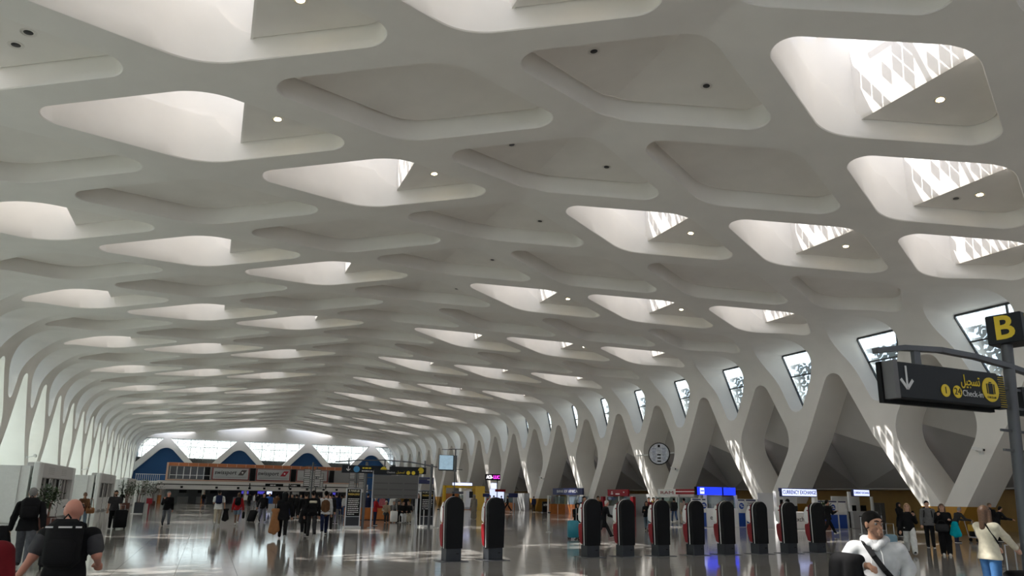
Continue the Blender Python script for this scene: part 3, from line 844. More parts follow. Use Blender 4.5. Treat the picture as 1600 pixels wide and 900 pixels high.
ic = MB(); ic.box((0, -0.016, 0.02), (0.17, 0.008, 0.27)); ic.box((-0.135, -0.016, 0.02), (0.035, 0.008, 0.25)); ic.box((0.135, -0.016, 0.02), (0.035, 0.008, 0.25)); ic.box((0, -0.016, 0.18), (0.09, 0.008, 0.03)); ic.build('suitcase_icon', SIGN, d)
text('CHECK-IN', 0.075, (0, -0.016, -0.2), SIGN, d, 'lettering', width=0.32)
b = MB(); b.box((-0.03, -0.14, 4.48), (0.26, 0.20, 0.86)); pe = b.build('perforated_end', SIGN, sb); b = MB()
for i in range(6):
    for j in range(14):
        b.box((-0.13 + i * 0.04 + (0.02 if j % 2 else 0), -0.245, 4.10 + j * 0.058), (0.014, 0.01, 0.018))
tag(b.build('yellow_dots', YEL, pe), kind='stuff')
cb = empty('zone_cube', (0, 0, 0)); cb.parent = g; cb.location = (1.0, -0.05, 6.24); cb.rotation_euler = (0, 0, R(12))
b = MB(); b.box((0, 0, 0), (0.84, 0.84, 0.80), bev=0.02); b.build('cube', SIGN, cb)
text('B', 0.88, (0.0, -0.425, 0), YEL, cb, 'lettering', bold=0.02); text('B', 0.88, (-0.425, 0, 0), YEL, cb, 'lettering', face=FACE_W, bold=0.02)
b = MB(); b.tube([(0.86, 0, 5.9), (0.97, -0.05, 6.3)], 0.07, 10); b.build('cube_stem', DSTEEL, g)

# ------------------------------------------------------------------ far sign gantry, departures board, notice boards
fg = empty('direction_sign_gantry', (-5.19, 37.8, 0), 0, 'two-pole steel gantry with black direction sign and white arrow beyond the walkers', 'sign')
for x in (0.0, 3.55):
    b = MB(); b.tube([(x, 0, 0), (x + 0.05, 0, 3.35)], 0.075, 10); b.build('pole', DSTEEL, fg)
b = MB(); pts = [Vector((-1.6, 0, 3.30)), Vector((-.4, 0, 3.43)), Vector((1.0, 0, 3.48)), Vector((2.4, 0, 3.42)), Vector((3.9, 0, 3.2))]
for p, q in zip(pts, pts[1:]): b.bar(p, q, 0.06, 0.06)
for x in (-0.9, 1.0, 3.2): b.box((x, 0, 3.35), (0.06, 0.05, 0.35))
for z in (2.55, 1.9): b.bar((0, 0, z), (3.55, 0, z), 0.04, 0.05)
b.build('top_beam', DSTEEL, fg)
b = MB(); b.box((-0.1, -0.06, 2.96), (2.3, 0.12, 0.4)); b.box((2.25, -0.06, 2.98), (2.0, 0.12, 0.36)); sb2 = b.build('sign_box', SIGN, fg)
a = MB(); a.box((-0.93, -0.13, 2.99), (0.03, 0.01, 0.22))
for s_ in (-1, 1): a.bar((-0.93, -0.13, 2.87), (-0.93 + s_ * 0.1, -0.13, 2.97), 0.035, 0.01, (0, 1, 0))
a.build('arrow', WHITE, sb2)
disc(sb2, -0.5, 2.96, 0.16, -0.125, mat('pictogram_blue', (0.05, 0.25, 0.5), 0.5), 'blue_disc'); disc(sb2, 0.92, 2.96, 0.17, -0.125, YEL); disc(sb2, 2.95, 2.98, 0.16, -0.125, YEL)
dashes(sb2, -0.2, 0.5, 3.03, 0.07, -0.125, YEL, 3); dashes(sb2, -0.22, 0.55, 2.88, 0.05, -0.125, SILV, 4)
db = empty('departures_board', (-3.6, 37.55, 0), 0, 'large blank grey check-in board under a black strip with yellow discs', 'board')
b = MB(); b.box((0, 0, 2.1), (2.4, 0.12, 1.2)); pn = b.build('grey_panel', BOARD, db)
b = MB()
for z in (2.28, 1.96, 1.66):
    for x in (-0.8, 0.0, 0.8): b.box((x, -0.062, z), (0.7, 0.006, 0.06))
b.build('row_bars', BOARDL, pn)
b = MB(); b.box((0, -0.01, 2.84), (2.42, 0.14, 0.26)); hd = b.build('header', SIGN, db)
text('Check-in', 0.13, (-0.32, -0.085, 2.84), SILV, hd, width=0.42); text('\uFEDE\uFEF4\uFEA0\uFEB4\uFE97', 0.17, (0.2, -0.085, 2.86), YEL, hd, width=0.44)
for x in (0.62, 0.9): disc(hd, x, 2.84, 0.1, -0.075, YEL)
b = MB()
for x in (-1.2, 1.2): b.box((x, 0.03, 1.45), (0.07, 0.07, 2.9))
b.build('side_post', STEEL, db)
def totem(name, loc, title1, title2, lab, lines):
    e = empty(name, loc, 0, lab, 'notice board')
    b = MB(); b.box((0, 0, 0.04), (0.84, 0.5, 0.08)); b.build('foot', WHITEM, e)
    b = MB(); b.box((0, 0, 1.03), (0.78, 0.10, 1.9)); b.build('frame', STEEL, e)
    b = MB(); b.box((0, -0.055, 1.27), (0.68, 0.02, 1.36)); pl = b.build('printed_panel', BLACK, e)
    b = MB(); b.box((0, -0.055, 0.34), (0.68, 0.02, 0.44)); b.build('lower_panel', PLINTH, e)
    text(title1, 0.14, (0.0, -0.07, 1.85), mat('cream_print', (0.7, 0.66, 0.5), 0.5), pl, width=0.56, bold=0.003); text(title2, 0.14, (0.0, -0.07, 1.68), mat('gold_print', (0.6, 0.42, 0.08), 0.5), pl, width=0.58, bold=0.003)
    for i in range(lines): dashes(pl, -0.28, 0.56 if i < lines - 1 else 0.35, 1.45 - i * 0.095, 0.035, -0.068, WHITE, i)
    return e
totem('notice_board_french', (-5.74, 37.75, 0), '\u00C0 TOUS LES', 'PASSAGERS!', 'tall black notice board headed A TOUS LES PASSAGERS beside the gantry pole',
      9)
totem('notice_board_english', (-1.52, 38.7, 0), 'FOR ALL', 'PASSENGERS!', 'black notice board headed FOR ALL PASSENGERS behind the first kiosk',
      6)
b = MB(); b.box((0, 0, 0), (1.05, 0.1, 0.36)); o = b.build('blue_sign', NAVYP); o.location = (-1.55, 39.3, 2.50); tag(o, 'small navy overhead sign above the English notice board', 'sign')
dashes(o, 0.15, 0.3, 0.06, 0.08, -0.053, WHITE, 2)
b = MB(); b.tube([(0.45, 0.0, -2.5), (0.45, 0, -0.15)], 0.04, 8); b.tube([(-0.45, 0.0, -2.5), (-0.45, 0, -0.15)], 0.04, 8); b.build('sign_post', STEEL, o)
# hanging television
tv = empty('hanging_television', (6.25, 60, 0), 0, 'wall-sized blue-grey television hanging from a bracket on the right wall side', 'television')
b = MB(); b.box((0, 0, 4.5), (1.35, 0.10, 1.35)); b.build('casing', BLACK, tv)
b = MB(); b.box((-0.02, -0.06, 4.53), (1.25, 0.02, 1.22)); b.build('screen', TVS, tv)
b = MB(); b.box((0.85, 0.05, 4.45), (0.12, 0.5, 1.4)); b.box((1.1, 0, 3.95), (0.8, 0.05, 0.06)); b.bar((0.2, 0, 5.68), (1.5, 0, 5.72), 0.06, 0.06); b.bar((0.85, 0, 5.7), (0.85, 0, 5.1), 0.06, 0.06); b.bar((-0.45, 0, 5.64), (0.5, 0, 5.66), 0.05, 0.05)
b.bar((1.1, 0, 5.7), (20.4, 0, 5.9), 0.05, 0.05) if False else None
b.tube([(0.85, 0.1, 0), (0.85, 0.1, 5.7)], 0.05, 8); b.build('bracket', DSTEEL, tv)
# LED route sign
ls = empty('led_sign', (16.5, 75, 0), 0, 'black LED sign with white and magenta letters above far shops', 'sign')
b = MB(); b.box((0, 0, 3.8), (1.75, 0.12, 0.68)); b.tube([(0.6, 0.1, 0), (0.6, 0.1, 3.5)], 0.05, 8); b.build('casing', BLACK, ls)
text('ACB-', 0.5, (-0.42, -0.07, 3.8), SCR_WH, ls, width=0.75, bold=0.015); text('LUC', 0.5, (0.42, -0.07, 3.8), SCR_P, ls, width=0.75, bold=0.015)
# round wall clock between the legs
ck = empty('wall_clock', (HALF_W - .3, 57.05, 5.9), R(40), 'big round white clock face with blue print fixed between two wall legs', 'clock')
MX = Matrix.Rotation(-PI / 2, 3, 'Y')
b = MB(); b.lathe([(1.02, -0.12), (1.05, 0.0), (0.96, 0.03), (0.95, 0.0)], n=40, M=MX); b.build('rim', BLACK, ck, smooth=30)
b = MB(); b.lathe([(0.97, 0.0), (0.97, 0.02), (0.001, 0.021)], n=40, M=MX); fc = b.build('face', mat('clock_face', (0.62, 0.65, 0.72), 0.5, noise=0.25, nscale=5), ck)
b = MB(); b.box((-0.03, 0, 0.72), (0.01, 0.22, 0.24))
for z in (-0.1, -0.4, -0.7): b.box((-0.03, 0, z), (0.01, 0.34, 0.12))
b.build('date_window', BLACK, fc)
b = MB()
for i in range(9):
    z = 0.5 - i * 0.14
    for s_ in (-1, 1): b.box((-0.03, s_ * 0.48, z), (0.008, 0.42 - 0.02 * i, 0.035))
b.build('printed_lines', mat('print_blue', (0.10, 0.14, 0.32), 0.5), fc)
b = MB(); b.bar((0.05, -2.2, 0.12), (0.05, -1.0, 0.05), 0.06, 0.10); b.bar((0.05, 1.0, -0.1), (0.05, 2.2, -0.15), 0.06, 0.10); b.build('arm', STEEL, ck)

# ------------------------------------------------------------------ security cameras on the legs
def cctv():
    e = empty('security_camera')
    b = MB(); b.box((0.12, 0, 0), (0.1, 0.22, 0.22)); b.tube([(0.1, 0, 0), (-0.35, 0, 0.1)], 0.04, 8); b.build('bracket', WHITEM, e)
    b = MB(); b.box((-0.4, -0.18, 0.16), (0.17, 0.62, 0.17), M=Matrix.Rotation(R(12), 3, 'X'), bev=0.02); b.build('housing', WHITE, e)
    b = MB(); b.tube([(-0.4, -0.50, 0.09), (-0.4, -0.53, 0.085)], 0.06, 10); b.build('lens', BLACK, e)
    return e
c0 = cctv()
spots = [((26.42, 26.4, 4.5), 0, 'white security camera on the ochre-footed leg nearest the gantry'), ((26.42, 54.6, 4.3), 0, 'white security camera on the leg left of the round clock'),
         ((26.42, 83.0, 4.0), 0, 'white security camera on a mid-hall right leg above the counters'), ((-26.42, 40.6, 4.4), 180, 'white security camera on the left wall leg nearest the big booth'),
         ((-26.42, 69.0, 4.2), 180, 'white security camera on the second left wall leg beyond the booth'), ((-26.42, 97.5, 4.0), 180, 'white security camera on a far left wall leg')]
for i, (loc, rz, lab) in enumerate(spots):
    o = c0 if i == 0 else copy_tree(c0)
    o.location = loc; o.rotation_euler = (0, 0, R(rz)); tag(o, lab, 'camera', 'security cameras on the wall legs')

# ------------------------------------------------------------------ white booths along the left wall
def make_booth():
    e = empty('service_booth')
    L = 10.7
    b = MB(); b.box((-1.85, L / 2, 1.42), (3.9, L - 0.3, 2.84)); b.build('carcass', WHITEM, e)
    for y in (0.45, L - 0.25):
        b = MB(); b.box((0.40, y, 1.52), (0.30, 0.9 if y < 1 else 0.5, 3.05), bev=0.05); b.build('portal_post', WHITEM, e)
    b = MB(); b.box((0.18, L / 2, 2.65), (0.70, L - 1.2, 0.78), bev=0.04); hd = b.build('portal_header', mat('booth_header', (0.55, 0.54, 0.535), 0.55), e)
    b = MB()
    for y in (3.2, 6.9):
        for z in (2.5, 2.6, 2.7, 2.8): b.box((0.53, y, z), (0.01, 1.5, 0.02))
    b.build('vent_slots', LOUV, hd)
    b = MB(); b.box((0.28, L / 2, 0.62), (0.4, L - 1.4, 0.95)); b.build('counter_front', WHITEM, e)
    b = MB(); b.box((0.28, L / 2, 0.08), (0.4, L - 1.4, 0.16)); b.build('kick_plate', LOUV, e)
    b = MB(); b.box((0.20, L / 2, 1.7), (0.05, L - 1.4, 1.3)); b.build('opening_shade_sheet', mat('booth_interior_shade', (0.06, 0.058, 0.056), 0.6), e)  # dark sheet standing in for the shade inside the opening
    for i in range(9):
        y = 1.4 + i * 0.98
        if i in (2, 5): continue
        b = MB(); b.box((0.36, y, 1.68), (0.12, 0.5, 1.18)); b.build('slat', LOUV, e)
    for y in (3.36, 6.3):
        b = MB(); b.box((0.50, y, 1.15), (0.06, 0.42, 2.2)); st = b.build('zigzag_strip', WHITEM, e)
        b = MB()
        for k in range(14):
            s_ = 1 if k % 2 else -1
            b.bar((0.455, y - s_ * 0.15, 0.1 + k * 0.155), (0.455, y + s_ * 0.15, 0.1 + (k + 1) * 0.155), 0.012, 0.06, (1, 0, 0)) if False else b.bar((0.535, y - s_ * 0.15, 0.1 + k * 0.155), (0.535, y + s_ * 0.15, 0.1 + (k + 1) * 0.155), 0.06, 0.012, (1, 0, 0))
        b.build('zigzag', ZIG, st)
    for x in (-1.05, -2.6):
        b = MB(); b.box((x - 0.0, 0.12, 1.42), (1.5, 0.06, 2.78)); b.build('end_panel', WHITEM, e)
    return e
bp = make_booth()
for i, (y, lab) in enumerate([(21.7, 'white service booth cut by the left edge of the picture'), (43.05, 'white service booth with louvred front behind the grey-haired walker'),
                              (65.7, 'white service booth behind the couple, second complete one from the left'), (87.2, 'white service booth behind the potted trees'), (106.5, 'farthest white service booth, just before the check-in gallery')]):
    o = bp if i == 0 else copy_tree(bp)
    o.location = (-21.25, y, 0); tag(o, lab, 'booth', 'white booths along the left wall')

# ------------------------------------------------------------------ plants
def make_plant(seed, h, w, trunk):
    e = empty('potted_plant'); rnd = random.Random(seed)
    b = MB(); b.box((0, 0, 0.26), (0.62, 0.62, 0.52), bev=0.03); b.build('planter', POT, e)
    b = MB(); b.box((0, 0, 0.53), (0.52, 0.52, 0.03)); b.build('soil', mat('soil', (0.03, 0.02, 0.015), 0.9), e)
    b = MB(); br = []
    for k in range(5):
        a = rnd.random() * 6.28; t = trunk + rnd.random() * 0.3
        p = [(0.08 * math.cos(a), 0.08 * math.sin(a), 0.5), (0.12 * math.cos(a), 0.12 * math.sin(a), 0.5 + t * .6), (w * 0.35 * math.cos(a), w * .35 * math.sin(a), 0.5 + t)]
        b.tube(p, [0.03, 0.025, 0.015], 5); br.append(Vector(p[2]))
    b.build('stem', POT, e)
    v = []; f = []
    for k in range(420):
        c = rnd.choice(br); d = Vector((rnd.gauss(0, 1), rnd.gauss(0, 1), rnd.gauss(0, 1))).normalized()
        p = c + Vector((d.x * w * .55, d.y * w * .55, d.z * (h - trunk) * .5 + .15)) * (rnd.random() ** 0.5)
        L = rnd.uniform(.10, .2); t = (d + Vector((0, 0, rnd.uniform(-.6, .3)))).normalized(); s_ = t.cross(Vector((rnd.random(), rnd.random(), 1))).normalized() * L * .28
        n = len(v); v += [p, p + t * L * .5 + s_, p + t * L, p + t * L * .5 - s_]; f.append((n, n + 1, n + 2, n + 3))
    o = mk('foliage', v, f, LEAF, e); o['kind'] = 'stuff'
    return e
for i, (x, y, h, w_, tr, lab) in enumerate([(-18.9, 36.3, 1.5, 0.7, 0.55, 'leafy plant in a brown planter beside the grey-haired walker'), (-19.8, 79.0, 2.6, 1.0, 1.1, 'tall potted tree beside the third white booth'),
        (-19.2, 84.6, 2.7, 1.3, 1.2, 'bushy potted tree behind the man in black with suitcase'), (-18.6, 96.0, 2.7, 1.3, 1.2, 'bushy potted tree left of the check-in gallery'),
        (22.6, 34.2, 1.2, 0.6, 0.5, 'dark leafy plant in a brown pot before the currency exchange')]):
    o = make_plant(i, h, w_, tr); o.location = (x, y, 0); tag(o, lab, 'plant')

# ------------------------------------------------------------------ check-in gallery at the far end
GY = 118.0
gal = empty('check_in_gallery', (0, GY, 0), 0, 'two-level check-in gallery with terracotta frieze and airline banners at the far end', 'building')
X0, X1_ = -18.4, 11.0
b = MB(); b.box(((X0 + X1_) / 2, 3.0, 4.5), (X1_ - X0, 5.6, 2.6)); b.build('upper_storey', mat('gallery_grey', (0.22, 0.22, 0.225), 0.6), gal)
pw = 1.35; n = int((X1_ - X0) / pw); fp = None
for i in range(n):
    loc = (X0 + pw * (i + .5), 0.12, 5.66)
    if fp is None: b = MB(); b.box((0, 0, 0), (pw - 0.1, 0.1, 0.46)); fp = b.build('frieze_panel', ORANGE, gal, loc)
    else: inst(fp, gal, loc)
b = MB(); b.box(((X0 + X1_) / 2, 0.16, 5.66), (X1_ - X0, 0.1, 0.52)); b.box(((X0 + X1_) / 2, 0.13, 3.38), (X1_ - X0, 0.12, 0.16)); b.box((X0 - 0.1, 0.1, 4.6), (0.25, 0.3, 2.6)); b.build('pale_trim', mat('pale_terracotta', (0.55, 0.36, 0.27), 0.6), gal)
wp = None
for i in range(6):
    loc = (X0 + 0.75 + i * 0.93, 0.1, 4.45)
    if wp is None:
        b = MB(); b.box((0, 0, 0), (0.84, 0.05, 1.75)); wp = b.build('window_pane', mat('dark_pane', (0.03, 0.033, 0.036), 0.15), gal, loc)
        b = MB()
        for s_ in (-.45, .45): b.box((s_, -.03, 0), (0.05, 0.06, 1.8))
        b.box((0, -.03, -0.35), (0.9, 0.06, 0.05)); b.build('window_bar', WHITEM, wp)
    else: copy_tree(wp, gal, loc)
for i, x in enumerate((-12.95, -6.5, -0.45, 5.5)):
    b = MB(); b.box((x, 0.08, 4.4), (0.75, 0.06, 1.9)); b.build('doorway', BLACK, gal)
bred = mat('banner_frame', (0.25, 0.03, 0.03), 0.5)
for i, (xa, xb_) in enumerate(((-12.3, -7.0), (-6.0, -0.9), (0.0, 4.9))):
    b = MB(); b.box(((xa + xb_) / 2, 0.10, 4.42), (xb_ - xa, 0.06, 1.78)); b.build('banner_border', bred, gal)
    b = MB(); b.box(((xa + xb_) / 2, 0.06, 4.45), (xb_ - xa - 0.3, 0.06, 1.6)); bn = b.build('banner', GREYB, gal)
    c = (xa + xb_) / 2
    if i < 2:
        text('swissport', 0.85, (c - 0.75, 0.02, 4.62), BLACK, bn, width=3.1, bold=0.01, shear=0.15)
        b = MB(); b.prism([(c + 1.0, 4.25), (c + 1.75, 4.25), (c + 2.3, 5.05), (c + 1.55, 5.05)], 'y', 0.0, 0.025); lg = b.build('emblem', mat('dark_emblem', (0.06, 0.05, 0.05), 0.5) if i == 0 else mat('emblem_red', (0.35, 0.01, 0.03), 0.5), bn)
        b = MB(); b.box((c + 1.65, -0.01, 4.65), (0.28, 0.02, 0.09)); b.box((c + 1.65, -0.01, 4.65), (0.09, 0.02, 0.28)); b.build('cross', WHITE, lg)
    else:
        text('RAM', 0.7, (c + 0.1, 0.02, 4.72), mat('ram_red', (0.4, 0.03, 0.04), 0.5), bn, width=1.5, shear=0.25)
        b = MB(); b.tube([(c - 0.6, 0.02, 4.42), (c + 0.3, 0.02, 4.35), (c + 1.2, 0.02, 4.55)], 0.04, 6); b.build('swoosh', mat('ram_red', (0.4, 0.03, 0.04), 0.5), bn)
    b = MB(); b.box((c, 0.02, 4.12), (xb_ - xa - 0.8, 0.02, 0.04)); b.box((c, 0.02, 3.9), (xb_ - xa - 0.8, 0.02, 0.1)); b.build('small_print', mat('print_grey', (0.25, 0.25, 0.26), 0.6), bn)
b = MB(); b.box((-4.3, -1.2, 2.62), (30.4, 2.6, 1.2)); pr_ = b.build('parapet', mat('parapet_white', (0.60, 0.585, 0.57), 0.5), gal)
b = MB(); b.box((-4.3, -2.52, 2.72), (30.2, 0.04, 0.12))
for x in (-6.9, -1.2, 4.3): b.box((x, -2.54, 2.75), (0.14, 0.05, 0.7))
b.build('dark_groove', BLACK, pr_)
dk = None
for i, x in enumerate((-16.2, -11.5, -8.5, -6.9, -4.8, -2.6, -1.0, 1.5, 4.0, 6.0)):
    if dk is None: b = MB(); b.box((0, 0, 0), (0.34, 0.05, 0.3)); dk = b.build('desk_number', BLACK, pr_, (x, -2.53, 2.34)); 
    else: inst(dk, pr_, (x, -2.53, 2.34))
for i, (x, w_) in enumerate(((-3.4, 2.6), (-0.3, 1.5))):
    b = MB(); b.box((x, -2.6, 2.86), (w_, 0.08, 0.44)); sx = b.build('black_sign', BLACK, gal); dashes(sx, x - 0.6, 0.8, 2.86, 0.14, -2.65, WHITE, i)
for x in (-19.0, -13.2, -7.4, -1.6, 4.2):
    b = MB(); b.tube([(x, -2.0, 0.9), (x, -2.0, 2.05)], 0.24, 14); b.tube([(x, -2.0, 0), (x, -2.0, 0.9)], 0.26, 14); b.build('column', mat('column_beige', (0.5, 0.46, 0.42), 0.6), gal, smooth=40)
    b = MB(); b.tube([(x, -2.0, 0), (x, -2.0, 1.15)], 0.27, 14); b.build('column_guard', ORW, gal, smooth=40)
b = MB(); b.box((-4.3, 8.0, 1.1), (34, 0.2, 2.2)); b.build('rear_wall', mat('gallery_back', (0.17, 0.17, 0.17), 0.6), gal)
b = MB(); b.box((-4.3, 2.8, 2.1), (31, 10, 0.1)); b.build('underside', mat('gallery_under', (0.28, 0.28, 0.28), 0.6), gal)
for i, (x, m_) in enumerate(((-7.4, SCR_V), (-5.1, SCR_V), (-3.9, SCR_W), (-16.0, BLACK), (-13.5, BLACK), (-11.8, BLACK), (-1.4, WHITEM), (0.0, WHITEM), (6.0, SCR_V))):
    b = MB(); b.box((x, -1.0, 1.72), (1.0 if m_ is not SCR_W else 0.75, 0.08, 0.42)); b.build('overhead_screen', m_, gal)
cd = None
for i in range(9):
    x = -16.0 + i * 2.6
    e = empty('check_in_desk', (x, GY + 1.5, 0))
    if cd is None:
        b = MB(); b.box((0, 0, 0.5), (1.5, 0.7, 1.0), bev=0.03); b.build('desk_body', GREYP, e); b = MB(); b.box((0, -.05, 1.03), (1.7, 0.9, 0.05)); b.build('desk_top', DSTEEL, e); cd = e
    else:
        for ch in cd.children: inst(ch, e)
    tag(e, 'grey check-in desk under the far gallery, ' + ('leftmost of nine', 'second from the left', 'third from the left', 'fourth from the left', 'fifth and middle of nine', 'sixth from the left', 'seventh from the left', 'eighth from the left', 'rightmost of nine')[i], 'desk', 'check-in desks under the gallery')
b = MB()
for i in range(12): b.tube([(-22.5 + i * 0.28, 0, 3.2), (-22.5 + i * 0.28, 0, 4.1)], 0.025, 6)
b.bar((-22.6, 0, 4.1), (-18.5, 0, 4.1), 0.06, 0.06); b.box((-20.8, 0.8, 1.6), (4.6, 2.0, 3.15))
o = b.build('landing', WHITEM, gal)

# ------------------------------------------------------------------ exchange booths and shops along the right side
def leaf_panel(x, w_, y, parent, words, logo):
    b = MB(); b.box((x, y, 0.9), (w_, 0.08, 1.8)); fr = b.build('panel_frame', WHITEM, parent)
    b = MB(); b.box((x, y - 0.045, 0.46), (w_ - 0.08, 0.01, 0.88)); b.build('blue_half', BLUEP, fr)
    b = MB(); b.box((x, y - 0.045, 1.72), (w_ - 0.1, 0.01, 0.08)); b.build('top_band', NAVYP, fr)
    if logo:
        d = MB(); d.lathe([(0.2, 0), (0.2, 0.012), (0.001, 0.0121)], n=20, M=Matrix.Rotation(PI / 2, 3, 'X')); d.build('round_logo', BLUEP, fr, (x, y - 0.042, 1.35)); b = MB(); b.box((x - .04, y - 0.062, 1.40), (0.2, 0.01, 0.05)); b.box((x + .04, y - 0.062, 1.30), (0.2, 0.01, 0.05)); b.build('logo_bars', WHITE, fr)
    for i, t_ in enumerate(words): text(t_, 0.15, (x, y - 0.05, 1.52 - i * 0.16), NAVYP, fr, width=min(w_ - 0.2, 0.1 * len(t_)))
    return fr
e = empty('exchange_booth', (0, 38.5, 0), 0, 'white exch counter with blue and white panels under a blue LED sign', 'booth')
b = MB(); b.box((18.4, 0.3, 0.59), (2.5, 0.7, 1.18), bev=0.02); ct = b.build('counter', WHITE, e); text('exch', 0.42, (17.75, -0.06, 0.6), BLACK, ct, width=0.75)
b = MB(); b.box((18.4, 0.1, 1.55), (2.4, 0.03, 0.72)); b.build('glass_screen', BGLASS, e)
for x, w_ in ((18.4, .5), (17.8, .35), (19.1, .35)):
    b = MB(); b.box((x, 0.6, 1.32), (w_, 0.1, 0.3)); b.build('monitor', BLACK, e)
for x in (17.15, 19.6):
    b = MB(); b.box((x, 0.1, 1.02), (0.16, 0.16, 2.04)); b.build('upright', WHITEM, e)
b = MB(); b.box((17.95, 0, 2.27), (3.1, 0.14, 0.50)); ld = b.build('led_sign', SCR_B, e)
b = MB(); b.box((18.45, -0.075, 2.27), (0.1, 0.02, 0.5)); b.box((16.36, 0, 2.27), (0.1, 0.16, 0.52)); b.build('sign_divider', BLACK, ld)
b = MB(); b.box((16.8, -0.08, 2.27), (0.32, 0.02, 0.38)); b.build('pictogram', SCR_W, ld); b = MB(); b.box((16.8, -0.095, 2.27), (0.26, 0.01, 0.07)); b.build('pictogram_bar', SCR_B, ld)
leaf_panel(16.35, 0.75, 0.0, e, ['CHANGE'], False); leaf_panel(16.92, 0.36, 0.0, e, [], True)
leaf_panel(19.95, 0.62, 0.0, e, [], True); leaf_panel(20.75, 0.9, 0.0, e, ['CHANGE', 'CURRENCY', 'EXCHANGE', 'CAMBIO'], False); leaf_panel(21.7, 0.8, 0.0, e, [], True)
b = MB(); b.box((23.0, 0.4, 0.95), (2.3, 0.1, 1.9)); b.build('grey_partition', GREYP, e)
e = empty('currency_exchange_booth', (0, 35.4, 0), 0, 'white booth under the lit CURRENCY EXCHANGE sign', 'booth')
for x in (20.12, 23.25):
    b = MB(); b.box((x, 0, 1.15), (0.26, 0.26, 2.3)); b.build('upright', WHITE, e)
b = MB(); b.box((21.7, 1.6, 1.1), (3.2, 0.08, 2.2)); b.build('back_wall', GREYP, e)
b = MB(); b.box((20.5, 0.1, 1.5), (0.5, 0.05, 0.95)); b.build('side_board', WHITEM, e); b = MB(); b.box((20.55, 0.06, 1.62), (0.26, 0.03, 0.36)); b.build('socket_panel', BLACK, e)
b = MB(); b.box((21.75, 0.2, 0.53), (3.0, 0.6, 1.06), bev=0.02); ct = b.build('counter', WHITE, e); text('exch', 0.42, (21.75, -0.11, 0.6), BLACK, ct, width=0.75)
b = MB(); b.box((21.9, 0.35, 1.25), (0.34, 0.12, 0.34)); b.build('monitor', BLACK, e)
b = MB(); b.box((21.85, -0.05, 2.25), (3.0, 0.16, 0.52)); sx = b.build('sign_casing', NAVYP, e)
b = MB(); b.box((21.9, -0.14, 2.25), (2.82, 0.02, 0.42)); b.build('lit_panel', SCR_W, sx); text('CURRENCY EXCHANGE', 0.34, (21.9, -0.16, 2.25), NAVYP, sx, width=2.74, bold=0.006)
leaf_panel(24.0, 0.95, 0.2, e, ['CHANGE'], False); leaf_panel(24.95, 0.75, 0.2, e, [], True); leaf_panel(25.75, 0.75, 0.2, e, [], False)
e = empty('second_exchange_counter', (0, 36.0, 0), 0, 'smaller grey exch counter with lit sign under the low ceiling', 'counter')
b = MB(); b.box((28.2, 0.2, 0.56), (2.3, 0.6, 1.12), bev=0.02); ct = b.build('counter', GREYP, e); text('exch', 0.42, (28.0, -0.11, 0.65), BLACK, ct, width=0.75)
b = MB(); b.box((28.2, 1.5, 1.05), (2.6, 0.08, 2.1)); b.box((29.2, 0.2, 1.4), (0.14, 0.14, 1.4)); b.box((27.15, 0.2, 1.2), (0.2, 0.14, 2.4)); b.build('back_wall', WHITEM, e)
for x, w_ in ((27.7, .35), (28.6, .4)):
    b = MB(); b.box((x, 0.4, 1.32), (w_, 0.12, 0.38)); b.build('monitor', BLACK, e)
b = MB(); b.box((28.0, 0, 2.33), (1.5, 0.14, 0.46)); sx = b.build('sign_casing', NAVYP, e)
b = MB(); b.box((28.02, -0.08, 2.33), (1.4, 0.02, 0.38)); b.build('lit_panel', SCR_W, sx); text('CURRENCY EXCHANGE', 0.2, (28.02, -0.1, 2.33), NAVYP, sx, width=1.34, bold=0.004)
for x in (29.75, 30.25):
    b = MB(); b.box((x, 0.3, 0.85), (0.4, 0.1, 1.7)); b.build('poster', BOARD, e)
# low shop fronts facing the hall, further along
def shop(name, lab, x, ya, yb, sign_m, sign_txt, txt_m, base_m, zs=2.1, glass=True, hz=0.55, toff=0.0, tw=0.55):
    """shop front facing -X (into the hall) from ya to yb"""
    e = empty(name, (x, (ya + yb) / 2, 0), 0, lab, 'shop'); L = yb - ya
    b = MB(); b.box((0.15, 0, 0.48), (0.3, L, 0.96)); b.build('counter_front', base_m, e)
    if glass: b = MB(); b.box((0.1, 0, 1.42), (0.04, L, 0.9)); b.build('glass_screen', BGLASS, e)
    n = max(2, int(L / 2.2))
    for i in range(n + 1):
        b = MB(); b.box((0.1, -L / 2 + i * L / n, 0.98), (0.12, 0.12, 1.96)); b.build('upright', WHITEM, e)
    b = MB(); b.box((2.3, 0, 1.1), (0.1, L, 2.2)); b.build('rear_wall', GREYP, e)
    if sign_m:
        b = MB(); b.box((0, 0, zs + hz / 2), (0.16, L * 0.8, hz)); sx = b.build('fascia_sign', sign_m, e)
        if sign_txt: text(sign_txt, hz * .6, (-0.1, toff, zs + hz / 2), txt_m, sx, face=FACE_W, width=L * tw)
    return e
shop('bank_shop', 'bank counter under a navy BANK OF AFRICA fascia', 26.0, 70.5, 80.0, NAVYP, 'BANK OF AFRICA', WHITE, ORW, 2.05, hz=0.75)
sh = shop('red_shop', 'counter under the bright red fascia sign behind the kiosks', 26.0, 61.5, 66.5, RED, '', WHITE, GREYP, 1.95, hz=0.66)
b = MB()
for y_, w_, z_ in ((1.1, .25, 2.36), (1.1, .4, 2.18), (0.0, .8, 2.16), (-1.2, .2, 2.34)): b.box((-0.09, y_, z_), (0.01, w_, 0.12))
tag(b.build('white_marks', WHITE, sh), kind='stuff')
for y_ in (2.9, -2.9):
    b = MB(); b.box((-0.1, y_, 0.95), (0.3, 0.5, 1.9)); b.build('red_column', RED, sh)
